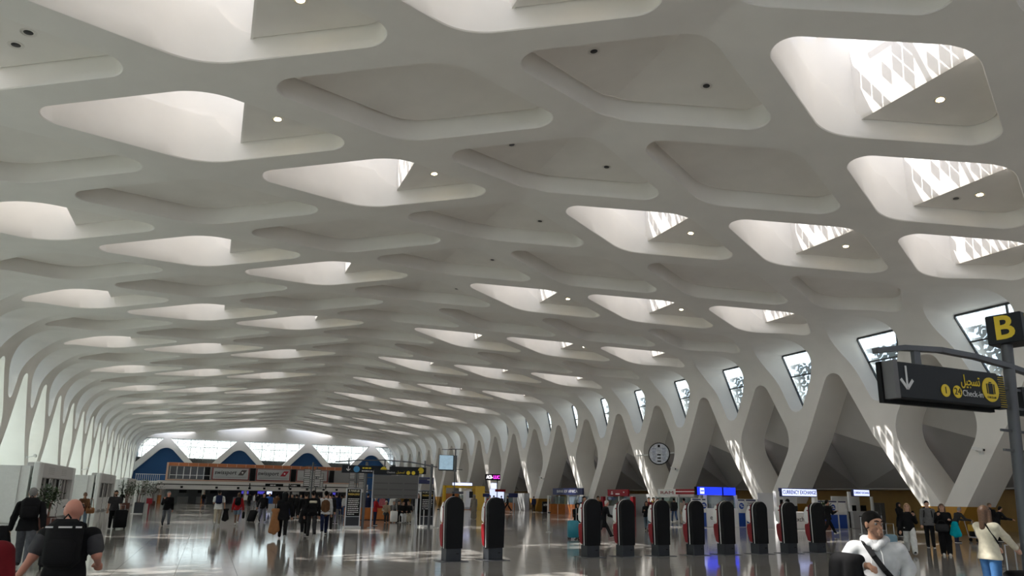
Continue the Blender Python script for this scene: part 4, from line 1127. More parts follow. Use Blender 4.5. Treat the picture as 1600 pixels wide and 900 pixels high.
shop('airline_desk', 'airline ticket desk with white and red RAM fascia', 24.0, 48.3, 54.5, WHITEM, 'RAM', RED, GREYP, 1.95, hz=0.62, toff=1.1, tw=0.3)
b = MB(); b.box((23.75, 49.2, 2.35), (0.18, 3.4, 0.42)); o = b.build('red_fascia', RED); tag(o, 'red striped fascia beside the RAM lettering', 'sign'); b = MB(); b.box((23.65, 49.2, 2.35), (0.02, 3.4, 0.06)); b.build('stripe', WHITE, o)
for yy in (47.7, 50.6):
    b = MB(); b.box((23.75, yy, 1.05), (0.12, 0.12, 2.1)); b.build('post', STEEL, o)
shop('orange_counter', 'orange wood counter with glass screen at mid right', 23.6, 86.0, 96.0, None, '', None, ORW)
shop('far_orange_counter', 'far orange counter near the yellow frame stand', 23.6, 99.0, 112.0, mat('sign_dark', (0.03, 0.03, 0.05), 0.5), '', None, ORW, 2.0, hz=0.4)
b = MB(); b.box((0, 0, 0.62), (1.0, 0.12, 1.24)); o = b.build('dark_placard', BLACK); o.location = (23.6, 76.0, 0); tag(o, 'dark freestanding placard reading APRES before the bank counter', 'placard'); text('APRES', 0.36, (0, -0.065, 0.85), WHITE, o, width=0.8); b = MB(); b.box((0, 0, 0.03), (1.1, 0.5, 0.06)); b.build('foot', DSTEEL, o)
o = empty('wooden_counter', (22.0, 70.2, 0), 0, 'freestanding orange wooden counter with glass top, left of third kiosk', 'counter')
b = MB(); b.box((0, 0, 0.52), (1.75, 0.8, 1.04)); b.build('body', ORW, o); b = MB(); b.box((0, 0, 0.52), (0.05, 0.83, 1.0)); b.box((-0.95, 0, 0.95), (0.14, 0.14, 1.9)); b.build('post', WHITEM, o); b = MB(); b.box((0, -.2, 1.42), (1.75, 0.03, 0.75)); b.build('glass_screen', BGLASS, o)
# yellow frame stand
ys_ = empty('yellow_stand', (17.2, 88.0, 0), 0, 'bright yellow frame stand with arch behind the first kiosk', 'stand')
b = MB(); b.box((-2.2, 0, 1.5), (0.3, 0.5, 3.0)); b.box((0, 0, 2.85), (4.4, 0.5, 0.3)); b.build('frame', YPAINT, ys_)
b = MB(); b.box((2.5, 0.2, 1.5), (1.3, 1.2, 3.0)); b.build('side_block', YPAINT, ys_)
b = MB(); b.box((1.0, 0.1, 1.35), (1.2, 0.6, 2.6), bev=0.3); ar = b.build('white_arch', WHITE, ys_); b = MB(); b.box((1.35, -0.22, 1.9), (0.5, 0.05, 0.8)); b.build('dark_panel', BLACK, ar)
b = MB(); b.box((-0.9, 1.5, 1.0), (2.2, 0.2, 2.0)); b.build('wooden_back', ORW, ys_)
b = MB(); b.box((0.2, 0, 3.2), (2.6, 0.2, 0.32)); t0 = b.build('white_strip', SCR_W, ys_)
# lit stand with advertising
st_ = empty('lit_stand', (20.6, 84.0, 0), 0, 'brightly lit white and blue stand with red header beneath the LED sign', 'stand')
b = MB(); b.box((0, 0, 1.3), (1.7, 0.5, 2.6)); b.build('light_box', mat('lightbox', (0.5, 0.52, 0.6), 0.4, emit=(0.6, 0.68, 1.0), estr=0.45), st_)
b = MB(); b.box((0.35, -0.27, 2.45), (1.4, 0.06, 0.3)); b.build('header', RED, st_); b = MB(); b.box((2.2, 0, 1.9), (1.2, 0.1, 0.5)); b.box((-1.4, 0, 1.85), (0.9, 0.1, 0.4)); b.build('side_sign', NAVYP, st_)
b = MB(); b.box((-0.4, 0.1, 3.0), (0.7, 0.2, 0.7)); b.build('screen', SCR_W, st_)
for x in (2.2, -1.4):
    b = MB(); b.box((x, 0, 0.85), (0.08, 0.08, 1.7)); b.build('post', STEEL, st_)
# stanchions
b = MB(); b.lathe([(0.17, 0), (0.17, 0.02), (0.04, 0.035), (0.032, 0.05), (0.032, 0.92), (0.05, 0.93), (0.05, 1.0), (0.001, 1.0)], n=12); sp0 = b.build('post', STEEL)
spos = [(-1.76, 38.4, 'steel queue post at the foot of the FOR ALL notice board, left one'), (-0.98, 38.3, 'steel queue post right of the FOR ALL notice board'), (3.05, 32.7, 'white queue post left of the teal suitcase'),
        (12.6, 34.3, 'white queue post right of the fourth kiosk'), (20.6, 29.6, 'steel queue post between white hoodie man and the last kiosk'), (26.9, 33.6, 'steel queue post before the ochre wall'), (-4.7, 38.1, 'steel queue post beside the far gantry pole')]
for i, (x, y, lab) in enumerate(spos):
    o = empty('queue_post', (x, y, 0), 0, lab, 'post', 'queue posts'); c = sp0 if i == 0 else inst(sp0); c.parent = o; c.name = 'post'
    b = MB(); b.box((0, 0, 0.955), (0.11, 0.11, 0.06)); b.build('belt_head', BLACK, o)
# seats in the far waiting area
def bench(name, lab, x, y, n, m_):
    e = empty(name, (x, y, 0), 0, lab, 'bench')
    for i in range(n):
        b = MB(); b.box((i * 0.58, 0, 0.44), (0.5, 0.46, 0.05), bev=0.02); b.build('seat', m_, e)
        b = MB(); b.box((i * 0.58, -0.24, 0.72), (0.5, 0.04, 0.48), M=Matrix.Rotation(R(8), 3, 'X')); b.build('backrest', m_, e)
    b = MB(); b.bar((-.25, 0, 0.38), ((n - 1) * .58 + .25, 0, 0.38), 0.06, 0.06)
    b.build('beam', STEEL, e)
    for x_ in (0.0, (n - 1) * 0.58):
        b = MB(); b.bar((x_, -.25, 0.02), (x_, 0.25, 0.02), 0.05, 0.04); b.bar((x_, 0, 0), (x_, 0, 0.38), 0.05, 0.05); b.build('leg', STEEL, e)
    return e
MESHSEAT = mat('perforated_steel', (0.42, 0.43, 0.44), 0.4, 0.6)
bench('steel_bench', 'row of perforated steel seats behind the long-coated walkers', -6.6, 52.0, 4, MESHSEAT)
bench('left_steel_bench', 'steel seats beside the man in blue, left of the hooded walker', -8.6, 52.6, 2, MESHSEAT)
o = empty('wooden_bench', (-2.3, 49.9, 0), 0, 'long orange wooden bench block beneath the departures board', 'bench')
b = MB(); b.box((0, 0, 0.42), (3.4, 0.7, 0.78), bev=0.02); b.build('bench_body', ORW, o); b = MB(); b.box((0, 0, 0.03), (3.2, 0.6, 0.06)); b.build('recessed_base', BLACK, o)
# A-board on the left
o = empty('small_board', (-17.45, 61.1, 0), 0, 'small dark board on a white post beside the left walkway', 'board')
b = MB(); b.box((0.12, 0, 0.42), (0.62, 0.06, 0.8)); b.build('panel', PLINTH, o); b = MB(); b.tube([(-0.25, 0, 0), (-0.25, 0, 1.75)], 0.04, 8); b.box((0, 0, 0.03), (0.8, 0.5, 0.05)); b.build('post', WHITE, o); b = MB(); b.box((0.75, 0.5, 0.95), (0.4, 0.3, 0.4)); b.box((.75, .5, .4), (.1, .1, .8)); b.build('red_box', RED, o)
# small information masts before the gallery
im = None
for i, (x, y, lab) in enumerate([(-3.7, 70.3, 'multi-panel information mast behind the hooded walker'), (1.6, 76.2, 'multi-panel information mast left of the French notice board'), (-1.6, 83, 'slender information mast before the gallery banners')]):
    e = empty('information_mast', (x, y, 0), 0, lab, 'sign', 'information masts')
    if im is None:
        b = MB(); b.tube([(0, 0, 0), (0, 0, 4.6)], 0.08, 8); b.build('mast', DSTEEL, e)
        for z in (2.7, 3.6):
            for s_ in (-1, 1):
                b = MB(); b.box((s_ * 0.48, -0.05, z), (0.62, 0.08, 0.72)); q = b.build('panel', BOARD, e); b = MB()
                for k in range(4): b.box((s_ * .48, -0.1, z + .24 - k * .16), (0.5, 0.02, 0.07))
                tag(b.build('print', WHITEM, q), kind='stuff')
        b = MB(); b.bar((-1.0, 0, 4.15), (0.3, 0, 4.4), 0.05, 0.06); b.bar((-.95, 0, 2.2), (.95, 0, 2.2), .05, .05); b.build('arm', DSTEEL, e); im = e
    else:
        for ch in im.children: copy_tree(ch, e)

# ------------------------------------------------------------------ people: smooth-blended bodies from a posed skeleton
import numpy as np
def surface_nets(F, org, h):
    nx, ny, nz = F.shape; S_ = F < 0
    corners = [(0, 0, 0), (1, 0, 0), (0, 1, 0), (1, 1, 0), (0, 0, 1), (1, 0, 1), (0, 1, 1), (1, 1, 1)]
    edges = [(0, 1), (0, 2), (0, 4), (1, 3), (1, 5), (2, 3), (2, 6), (4, 5), (4, 6), (3, 7), (5, 7), (6, 7)]
    sl = lambda A, c: A[c[0]:nx - 1 + c[0], c[1]:ny - 1 + c[1], c[2]:nz - 1 + c[2]]
    cnt = sum(sl(S_, c).astype(np.int8) for c in corners); act = (cnt > 0) & (cnt < 8)
    idx = -np.ones(act.shape, np.int32); ijk = np.argwhere(act); idx[act] = np.arange(len(ijk))
    if not len(ijk): return np.zeros((0, 3)), []
    vals = np.stack([sl(F, c)[act] for c in corners], 1); acc = np.zeros((len(ijk), 3)); num = np.zeros(len(ijk)); C = np.array(corners, float)
    for a, b in edges:
        va, vb = vals[:, a], vals[:, b]; m = (va < 0) != (vb < 0); t = np.where(m, va / np.where(m, va - vb, 1), 0)
        acc += np.where(m[:, None], C[a] + (C[b] - C[a]) * t[:, None], 0); num += m
    V = org + (ijk + acc / num[:, None]) * h; Q = []
    for ax in range(3):
        o1, o2 = [(1, 2), (2, 0), (0, 1)][ax]
        d = [0, 0, 0]; d[ax] = 1
        A = S_[:nx - d[0], :ny - d[1], :nz - d[2]]; B = S_[d[0]:, d[1]:, d[2]:]
        for sgn in (0, 1):
            E = np.argwhere((A & ~B) if sgn == 0 else (~A & B))
            if not len(E): continue
            E = E[(E[:, o1] > 0) & (E[:, o2] > 0) & (E[:, o1] < act.shape[o1]) & (E[:, o2] < act.shape[o2]) & (E[:, ax] < act.shape[ax])]
            g = []
            for (a1, a2) in ((1, 1), (0, 1), (0, 0), (1, 0)):
                q = E.copy(); q[:, o1] -= a1; q[:, o2] -= a2; g.append(idx[q[:, 0], q[:, 1], q[:, 2]])
            g = np.stack(g, 1); g = g[(g >= 0).all(1)]
            Q.append(g if sgn == 0 else g[:, ::-1])
    return V, np.concatenate(Q)
def sdf_mesh(prims, h, k=0.03, cut=()):
    """prims: (p0, p1, r0, r1, flat) ; flat = (axis vector, factor) squeezes the section along that axis"""
    P0 = np.array([[min(a[i], b[i]) - max(r, s) - k - 2 * h for i in range(3)] for a, b, r, s, fl in prims]).min(0)
    P1 = np.array([[max(a[i], b[i]) + max(r, s) + k + 2 * h for i in range(3)] for a, b, r, s, fl in prims]).max(0)
    n = np.ceil((P1 - P0) / h).astype(int) + 1; F = np.full(n, 1.0)
    def region(a, b, r):
        lo = np.maximum(0, np.floor((np.minimum(a, b) - r - P0) / h).astype(int)); hi = np.minimum(n, np.ceil((np.maximum(a, b) + r - P0) / h).astype(int) + 2)
        return lo, hi
    for pr in list(prims) + [c + ('cut',) for c in cut]:
        a, b, r, s, fl = pr[:5]; neg = len(pr) > 5
        a, b = np.array(a, float), np.array(b, float); R_ = max(r, s) + k + 2 * h
        lo, hi = region(a, b, R_)
        if (hi <= lo).any(): continue
        G = np.stack(np.meshgrid(*[P0[i] + np.arange(lo[i], hi[i]) * h for i in range(3)], indexing='ij'), -1)
        d = b - a; q = G - a; sc = 1.0
        if fl:
            ax = np.array(fl[0], float); f = fl[1]
            q = q + (q @ ax)[..., None] * ax * (1 / f - 1); dd = d + (d @ ax) * ax * (1 / f - 1); sc = f if f < 1 else 1.0
        else: dd = d
        L2 = max(1e-9, dd @ dd); t = np.clip((q @ dd) / L2, 0, 1); D = (np.linalg.norm(q - t[..., None] * dd, axis=-1) - (r + (s - r) * t)) * (sc ** 0.5 if sc < 1 else 1)
        sub = F[lo[0]:hi[0], lo[1]:hi[1], lo[2]:hi[2]]
        if neg:
            sub[...] = np.maximum(sub, -D)
        else:
            e = np.maximum(k - np.abs(sub - D), 0) / k; sub[...] = np.minimum(sub, D) - e * e * k * 0.25
    return surface_nets(F, P0, h)
def np_mesh(name, V, Q, m, parent):
    me = bpy.data.meshes.new(name); me.vertices.add(len(V)); me.vertices.foreach_set('co', np.asarray(V, np.float32).ravel())
    me.loops.add(len(Q) * 4); me.polygons.add(len(Q)); me.loops.foreach_set('vertex_index', np.asarray(Q, np.int32).ravel())
    me.polygons.foreach_set('loop_start', np.arange(0, len(Q) * 4, 4, dtype=np.int32)); me.polygons.foreach_set('use_smooth', np.ones(len(Q), bool))
    me.update(calc_edges=True); me.validate(); me.materials.append(m)
    return link(bpy.data.objects.new(name, me), parent)
SKIN_L = mat('skin_light', (0.52, 0.30, 0.21), 0.5); SKIN_M = mat('skin_tan', (0.38, 0.20, 0.125), 0.5); SKIN_R = mat('skin_ruddy', (0.50, 0.22, 0.16), 0.5); SKIN_D = mat('skin_brown', (0.2, 0.1, 0.06), 0.5)
HAIR = {'black': mat('hair_black', (0.006, 0.005, 0.0045), 0.75, spec=0.15, noise=0.3, nscale=60), 'brown': mat('hair_brown', (0.10, 0.05, 0.025), 0.5, noise=0.3, nscale=60), 'grey': mat('hair_grey', (0.17, 0.165, 0.16), 0.6, noise=0.35, nscale=60),
        'blond': mat('hair_blond', (0.33, 0.19, 0.09), 0.5, noise=0.3, nscale=60), 'stubble': mat('stubble', (0.17, 0.085, 0.055), 0.7, noise=0.3, nscale=90), 'white': mat('hair_white', (0.5, 0.48, 0.46), 0.6)}
CL = {}
def cloth(name, c, rough=0.85): 
    if name not in CL: CL[name] = mat('cloth_' + name, c, rough, noise=0.12, nscale=14, spec=0.15)
    return CL[name]
PAL = dict(black=(0.009, 0.009, 0.010), charcoal=(0.03, 0.03, 0.032), grey=(0.13, 0.13, 0.13), lightgrey=(0.52, 0.53, 0.54), white=(0.68, 0.68, 0.66), cream=(0.62, 0.58, 0.46), beige=(0.34, 0.27, 0.19), stone=(0.42, 0.37, 0.29),
           brown=(0.12, 0.06, 0.03), tan=(0.30, 0.14, 0.06), red=(0.34, 0.015, 0.02), darkred=(0.12, 0.008, 0.012), navy=(0.012, 0.018, 0.05), blue=(0.02, 0.07, 0.25), jeans=(0.06, 0.10, 0.20), palejeans=(0.14, 0.19, 0.24), greyjeans=(0.10, 0.105, 0.12), brightjeans=(0.05, 0.14, 0.32),
           yellow=(0.55, 0.6, 0.03), robe=(0.20, 0.18, 0.15), pink=(0.4, 0.12, 0.14), olive=(0.06, 0.06, 0.04), teal=(0.0, 0.35, 0.42), darkgrey=(0.055, 0.055, 0.06))
def cm(n): return cloth(n, PAL[n])
SHOE_SOLE = mat('white_sole', (0.6, 0.6, 0.58), 0.6)
def v3(*a): return np.array(a, float)
def person(label, loc, yaw, h=1.72, pose='walk', phase=1, top='black', legs='jeans', shoes='black', hair='black', skin=None, female=False, long_hair=False, coat=0.0, short_sleeve=False,
           shorts=False, skirt=False, arms=('swing', 'swing'), bulk=1.0, lean=0.0, head_turn=0.0, bald=False, hood=False, beard=False, fine=0.02, vest=None, hip_z=None, group=None, fingers=False, stripe=None, wide_legs=False, hidden_legs=False, sleeve=None):
    """yaw = direction faced, degrees clockwise from +Y (away from the camera)"""
    skin = skin or SKIN_M
    e = empty('person', (loc[0], loc[1], 0), -R(yaw), label, 'person', group)
    s = h / 1.75; fy = v3(0, 1, 0)
    sw = (0.172 if female else 0.195) * s * (1 + (bulk - 1) * .7); hw = 0.092 * s
    hip = v3(0, 0, 0.92 * s)
    LL, LS = 0.42 * s, 0.41 * s
    ang = {'walk': ((24, 6), (-16, 26)), 'stride': ((32, 4), (-22, 18)), 'stand': ((2, 2), (-2, 2)), 'sit': ((82, 82), (78, 74))}[pose]
    if phase < 0: ang = (ang[1], ang[0])
    J = {}
    for sd, (a, kb) in zip((-1, 1), ang):
        a, kb = R(a), R(kb); hp = hip + v3(sd * hw, 0, 0)
        kn = hp + LL * v3(0, math.sin(a), -math.cos(a)); an = kn + LS * v3(0, math.sin(a - kb), -math.cos(a - kb))
        f_ = R(-12) if (pose in ('walk', 'stride') and a < 0) else (R(14) if pose in ('walk', 'stride') else 0)
        if pose in ('walk', 'stride') and a < 0: f_ = R(-38)
        toe = an + 0.17 * s * v3(0, math.cos(f_), math.sin(f_)) + v3(0, 0, -0.045 * s); heel = an + v3(0, -0.045 * s, -0.045 * s) + (v3(0, -0.01, 0.03) * s if f_ < R(-20) else 0)
        J[sd] = (hp, kn, an, heel, toe)
    zmin = min(min(J[sd][3][2], J[sd][4][2]) for sd in (-1, 1)) - 0.032 * s
    off = v3(0, 0, -zmin)
    for sd in (-1, 1): J[sd] = tuple(p + off for p in J[sd])
    hip = hip + off
    ln = R(lean); up = v3(0, math.sin(ln), math.cos(ln)); fw = v3(0, math.cos(ln), -math.sin(ln))
    ch = hip + up * 0.36 * s; sh = hip + up * 0.50 * s; nk = hip + up * 0.565 * s; hd = hip + up * 0.715 * s + fw * 0.02 * s
    ht = R(head_turn); hf = v3(-math.sin(-ht), math.cos(ht), 0); hr_ = v3(hf[1], -hf[0], 0)
    A = {}
    for sd, mode in zip((-1, 1), arms):
        p = sh + v3(sd * sw, 0, -0.025 * s)
        opp = ang[1 if sd < 0 else 0][0]
        if isinstance(mode, (list, tuple)) and len(mode) == 2 and not isinstance(mode[0], (int, float)):
            el, wr = [hip + v3(*q) * s for q in mode]
        else:
            md = {'swing': (opp * 0.8 if pose in ('walk', 'stride') else 3, 8, 14), 'down': (2, 9, 10), 'pull': (-32, 12, 4), 'front': (22, 6, 88), 'bag': (12, 8, 60), 'phone': (30, 8, 118), 'strap': (28, 14, 128), 'pocket': (-14, 22, 48), 'push': (38, 8, 42), 'lap': (26, 6, 62), 'carry': (4, 14, 6)}[mode]
            a, o, ef = [R(x) for x in md]
            el = p + 0.30 * s * v3(sd * math.sin(o), math.sin(a) * math.cos(o), -math.cos(a) * math.cos(o))
            inn = -0.30 if mode in ('front', 'phone', 'strap', 'lap') else 0.0
            wr = el + 0.255 * s * v3(sd * (math.sin(o) * .6 + inn), math.sin(a + ef), -math.cos(a + ef))
        hdv = (wr - el) / np.linalg.norm(wr - el); A[sd] = (p, el, wr, wr + hdv * 0.10 * s)
    FL = (fy, 0.66); b = bulk
    # ---- body (skin), one continuous surface
    B = [(hip + v3(0, 0, 0.02), hip + up * 0.16 * s, 0.128 * s * b, 0.118 * s * b, FL), (hip + up * .16 * s, ch, 0.12 * s * b, 0.14 * s * b, FL), (ch + v3(-.06 * s, 0, 0), ch + v3(.06 * s, 0, 0), .11 * s * b, .11 * s * b, FL),
         (sh + v3(-sw * .8, 0, -.02 * s), sh + v3(sw * .8, 0, -.02 * s), 0.062 * s, 0.062 * s, None), (sh, nk + up * .05 * s, 0.062 * s, 0.054 * s, None), (nk, hd - up * .02 * s, 0.053 * s * (1 + (b - 1) * .6), 0.052 * s * (1 + (b - 1) * .6), None)]
    hs = 1.0 * s ** 0.5
    B += [(hd + up * .025 * hs - hf * .012, hd + up * .035 * hs - hf * .02, 0.092 * hs, 0.090 * hs, (hr_, 0.86)), (hd - up * 0.045 * hs + hf * .025, hd - up * .065 * hs + hf * .045, 0.055 * hs, 0.042 * hs, (hr_, 0.95)),
          (hd - up * .005 + hf * .083 * hs, hd - up * .028 + hf * .100 * hs, 0.009, 0.014, None)]
    for sd in (-1, 1): B.append((hd + hr_ * sd * .080 * hs + up * .012, hd + hr_ * sd * .082 * hs - up * .018, 0.017, 0.013, (hr_, 0.5)))
    if fine < 0.012:
        B += [(hd + hf * .077 * hs + up * .034 - hr_ * .03, hd + hf * .077 * hs + up * .034 + hr_ * .03, .012, .012, None), (hd + hf * .083 * hs - up * .055 - hr_ * .014, hd + hf * .083 * hs - up * .055 + hr_ * .014, .0095, .0095, None),
              (hd + hf * .078 * hs - up * .088 - hr_ * .01, hd + hf * .078 * hs - up * .088 + hr_ * .01, .017, .017, None)]
    for sd in (-1, 1):
        p, el, wr, hn = A[sd]; hp, kn, an, he, to = J[sd]
        B += [(p, el, 0.047 * s * b, 0.038 * s * b, None), (el, wr, 0.038 * s * b, 0.026 * s * b, None), (wr, wr + (hn - wr) * .8, 0.027 * s, 0.036 * s, (v3(1, 0, 0), 0.6))]
        d = (hn - wr) / np.linalg.norm(hn - wr); side = np.cross(d, v3(0, 0, 1)); side = side / max(1e-6, np.linalg.norm(side)); nrm = np.cross(side, d)
        if fingers:
            for q, L in zip((-1.5, -.5, .5, 1.5), (0.062, 0.074, 0.07, 0.055)):
                f0 = wr + d * .075 + side * q * .0185; f1 = f0 + d * L * .6 - nrm * .012; f2 = f1 + d * L * .2 - nrm * L * .55
                B += [(f0, f1, 0.0092, 0.0086, None), (f1, f2, 0.0086, 0.0075, None)]
            t0 = wr + d * .03 - side * .028; t1 = t0 + d * .035 - side * .022 - nrm * .01; B += [(t0, t1, 0.0115, 0.010, None), (t1, t1 + d * .032 - nrm * .014, 0.0098, 0.0085, None)]
        else:
            for q, L in zip((-1.5, -.5, .5, 1.5), (0.06, 0.07, 0.066, 0.05)):
                f0 = wr + d * .078 * s + side * q * .019; B.append((f0, f0 + d * L * .7 - nrm * .025, 0.0105, 0.009, None))
            B.append((wr + d * .03 - side * .03, wr + d * .075 - side * .055 - nrm * .01, 0.012, 0.010, None))
        if not hidden_legs: B += [(hp, kn, 0.072 * s * b, 0.050 * s * b, None), (kn, an, 0.052 * s * b, 0.034 * s, None), (an, an + (to - he) * .0 + v3(0, 0, -.03 * s), 0.036 * s, 0.034 * s, None), (he + v3(0, .01, .01), to + (he - to) * .15 + v3(0, 0, .01), 0.03 * s, 0.026 * s, None)]
    cuts = []
    if fine < 0.012:
        for sd in (-1, 1): cuts.append((hd + hf * .106 * hs + up * .010 + hr_ * sd * .034, hd + hf * .106 * hs + up * .010 + hr_ * sd * .030, 0.020, 0.020, None))
    V, Q = sdf_mesh(B, fine, 0.016 if fingers else 0.03, cuts); np_mesh('body', V, Q, skin, e)
    if fine < 0.012:
        for sd in (-1, 1):
            m = MB(); c = Vector(hd + hf * .0735 * hs + up * .011 + hr_ * sd * .032); m.ball(c, 0.0125, 10, 8); ey = m.build('eye', mat('eye_white', (0.24, 0.22, 0.21), 0.5), e, smooth=60)
            m = MB(); m.ball(c + Vector(hf * .0075), 0.0072, 8, 6); m.build('iris', mat('iris_brown', (0.03, 0.015, 0.008), 0.3), ey)
            m = MB(); q0 = Vector(hd + hf * .0915 * hs + up * .034 + hr_ * sd * .012); q1 = Vector(hd + hf * .080 * hs + up * .036 + hr_ * sd * .052); m.tube([q0, (q0 + q1) / 2 + Vector(up) * .004 + Vector(hf) * .004, q1], [0.005, 0.006, 0.004], 6); m.build('eyebrow', HAIR['black'], e)
        m = MB(); q0 = Vector(hd + hf * .0915 * hs - up * .054); m.tube([q0 - Vector(hr_) * .020 - Vector(hf) * .004, q0, q0 + Vector(hr_) * .020 - Vector(hf) * .004], [0.003, .005, .003], 6); m.build('mouth', mat('lip', (0.30, 0.10, 0.08), 0.5), e)
    # ---- hair
    hm = HAIR[hair]; H = []
    if not bald:
        H = [(hd + up * .032 * hs - hf * .014, hd + up * .042 * hs - hf * .026, 0.0965 * hs, 0.0945 * hs, (hr_, 0.89))]
        if long_hair: H += [(hd + up * .02 - hf * .045, nk - up * .10 * s - hf * .06, 0.085 * hs, 0.06, (hr_, 1.0))] + [(hd + up * .02 + hr_ * q * .075 - hf * .01, nk - up * .08 * s + hr_ * q * .095 - hf * .005, 0.034, 0.03, None) for q in (-1, 1)]
        else: H += [(hd + up * .0 - hf * .045, hd - up * .035 - hf * .05, 0.062 * hs, 0.045 * hs, None)]
        hc = [(hd + hf * .128 * hs - up * .030 - hr_ * .10, hd + hf * .128 * hs - up * .030 + hr_ * .10, 0.106, 0.106, None)]
        V, Q = sdf_mesh(H, min(fine, 0.014), 0.02, hc); np_mesh('hair', V, Q, hm, e)
    if beard:
        V, Q = sdf_mesh([(hd - up * .05 + hf * .03, hd - up * .085 + hf * .055, .058 * hs, .04 * hs, (hr_, .95))], min(fine, .012), .01, [(hd + hf * .11 - up * .01, hd + hf * .12 - up * .02, .05, .05, None)]); np_mesh('beard', V, Q, HAIR['stubble' if beard == 'stubble' else 'black'], e)
    if hood:
        V, Q = sdf_mesh([(hd + up * .03 - hf * .02, nk - hf * .03, 0.118 * hs, 0.10 * hs, None), (nk, sh, 0.10, 0.13, FL)], fine, 0.03, [(hd + hf * .12 + up * .0, hd + hf * .13 - up * .05, 0.095, 0.08, None)]); np_mesh('hood', V, Q, cm(top), e)
    # ---- garments
    g = 0.013 + 0.25 * fine; T = [(hip + up * .0, hip + up * .16 * s, (0.140 * b + g) * s, (0.130 * b + g) * s, FL), (hip + up * .16 * s, ch, (.13 * b + g) * s, (.148 * b + g) * s, FL), (ch + v3(-.065 * s, 0, 0), ch + v3(.065 * s, 0, 0), .118 * s * b + g, .118 * s * b + g, FL),
         (sh + v3(-sw * .82, 0, -.025 * s), sh + v3(sw * .82, 0, -.025 * s), 0.066 * s + g * .6, 0.066 * s + g * .6, None), (sh, nk + up * .0, 0.075 * s, 0.062 * s, None)]
    for sd in (-1, 1):
        p, el, wr, hn = A[sd]
        if short_sleeve: T += [(p, p + (el - p) * .62, .053 * s * b + g, .052 * s * b + g, None)]
        elif True: T += [(p, el, .052 * s * b + g, .045 * s * b + g, None), (el, el + (wr - el) * .93, .045 * s * b + g, .033 * s * b + g, None)]
    if coat > 0:
        kz = hip + v3(0, -0.01, -coat * s); T += [(hip + v3(-.03, 0, 0), kz + v3(-.05, 0, 0), .145 * s * b + g, (.15 + .05 * coat) * s + g, (fy, .75)), (hip + v3(.03, 0, 0), kz + v3(.05, 0, 0), .145 * s * b + g, (.15 + .05 * coat) * s + g, (fy, .75))]
    else: T += [(hip + v3(-.055 * s, 0, -.06 * s), hip + v3(.055 * s, 0, -.06 * s), .135 * s * b + g, .135 * s * b + g, (fy, .78)), (hip + v3(-.035 * s, 0, .08 * s), hip + v3(.035 * s, 0, .08 * s), .128 * s * b + g, .128 * s * b + g, FL)]
    if top is not None:
        zc_ = (coat + .085) * s; cutz = [(hip + v3(0, 0, -zc_ - 3), hip + v3(0, 0, -zc_ - 3.01), 3.0, 3.0, None)]
        V, Q = sdf_mesh(T, fine, 0.03, cutz); tp = np_mesh('jacket' if not short_sleeve else 'shirt', V, Q, cm(top), e)
        if stripe: 
            V, Q = sdf_mesh([(ch + up * .06 * s + v3(-.10, -.01, 0), ch + up * .06 * s + v3(.10, -.01, 0), .055, .055, None), ], fine, .01)
            V[:, 1] = np.where(V[:, 1] < 0, V[:, 1] * 1.6 - .035 * b, V[:, 1] * .3); np_mesh('pale_stripe', V, Q, cm(stripe), tp)
    if sleeve:
        for sd in (-1, 1):
            p, el, wr, hn = A[sd]; V, Q = sdf_mesh([(p + (el - p) * .22, p + (el - p) * .66, .058 * s * b + g, .056 * s * b + g, None)], fine, .02); np_mesh('sleeve', V, Q, cm(sleeve), e)
    if vest:
        V, Q = sdf_mesh([(hip + up * .0, ch, (.15 * b + g) * s + .008, (.155 * b + g) * s + .01, FL), (ch + v3(-.07 * s, 0, 0), sh + v3(-.05 * s, 0, -.02), .13 * s, .10 * s, FL), (ch + v3(.07 * s, 0, 0), sh + v3(.05 * s, 0, -.02), .13 * s, .10 * s, FL)], fine, .03); np_mesh('vest', V, Q, cm(vest), e)
    if not hidden_legs:
        Lg = [(hip + v3(-.03, 0, .03 * s), hip + v3(.03, 0, .03 * s), .118 * s * b + g * .6, .118 * s * b + g * .6, FL)]
        for sd in (-1, 1):
            hp, kn, an, he, to = J[sd]; wl = 1.45 if wide_legs else 1.0
            if shorts: Lg += [(hp, hp + (kn - hp) * .62, .080 * s * b + g, .076 * s * b + g, None)]
            elif skirt: pass
            else: Lg += [(hp, kn, .079 * s * b + g, .058 * s * b * wl + g, None), (kn, an + v3(0, 0, .0), .058 * s * b * wl + g, .046 * s * wl + g, None)]
        if skirt: Lg += [(hip + v3(-.04, 0, -.02), v3(-.06, hip[1], .16), .12 * s, .17 * s, (fy, .8)), (hip + v3(.04, 0, -.02), v3(.06, hip[1], .16), .12 * s, .17 * s, (fy, .8))]
        V, Q = sdf_mesh(Lg, fine, 0.025); np_mesh('trousers' if not (shorts or skirt) else ('shorts' if shorts else 'skirt'), V, Q, cm(legs), e)
        for sd in (-1, 1):
            hp, kn, an, he, to = J[sd]
            V, Q = sdf_mesh([(he + v3(0, .005, .012), to + v3(0, 0, .006), .042 * s, .036 * s, None), (an + v3(0, .0, -.01), he + v3(0, .03, .02), .045 * s, .045 * s, None)], min(fine, .016), .02); sh_ = np_mesh('shoe', V, Q, cm(shoes) if shoes in PAL else shoes, e)
            mid = Vector((he + to) / 2); dv = Vector(to - he); m = MB(); dn = dv.normalized(); sx_ = dn.cross(Vector((0, 0, 1))).normalized(); M = Matrix((sx_, dn, sx_.cross(dn))).transposed(); m.box(mid + Vector((0, 0, -.024 * s)), (.076 * s, dv.length + .075 * s, .02 * s), M=M, bev=.02 * s); m.build('sole', SHOE_SOLE if shoes != 'brown' else BLACK, sh_)
    return e, dict(hip=hip, ch=ch, sh=sh, nk=nk, hd=hd, A=A, J=J, hf=hf, up=up, s=s, yaw=yaw, loc=loc)
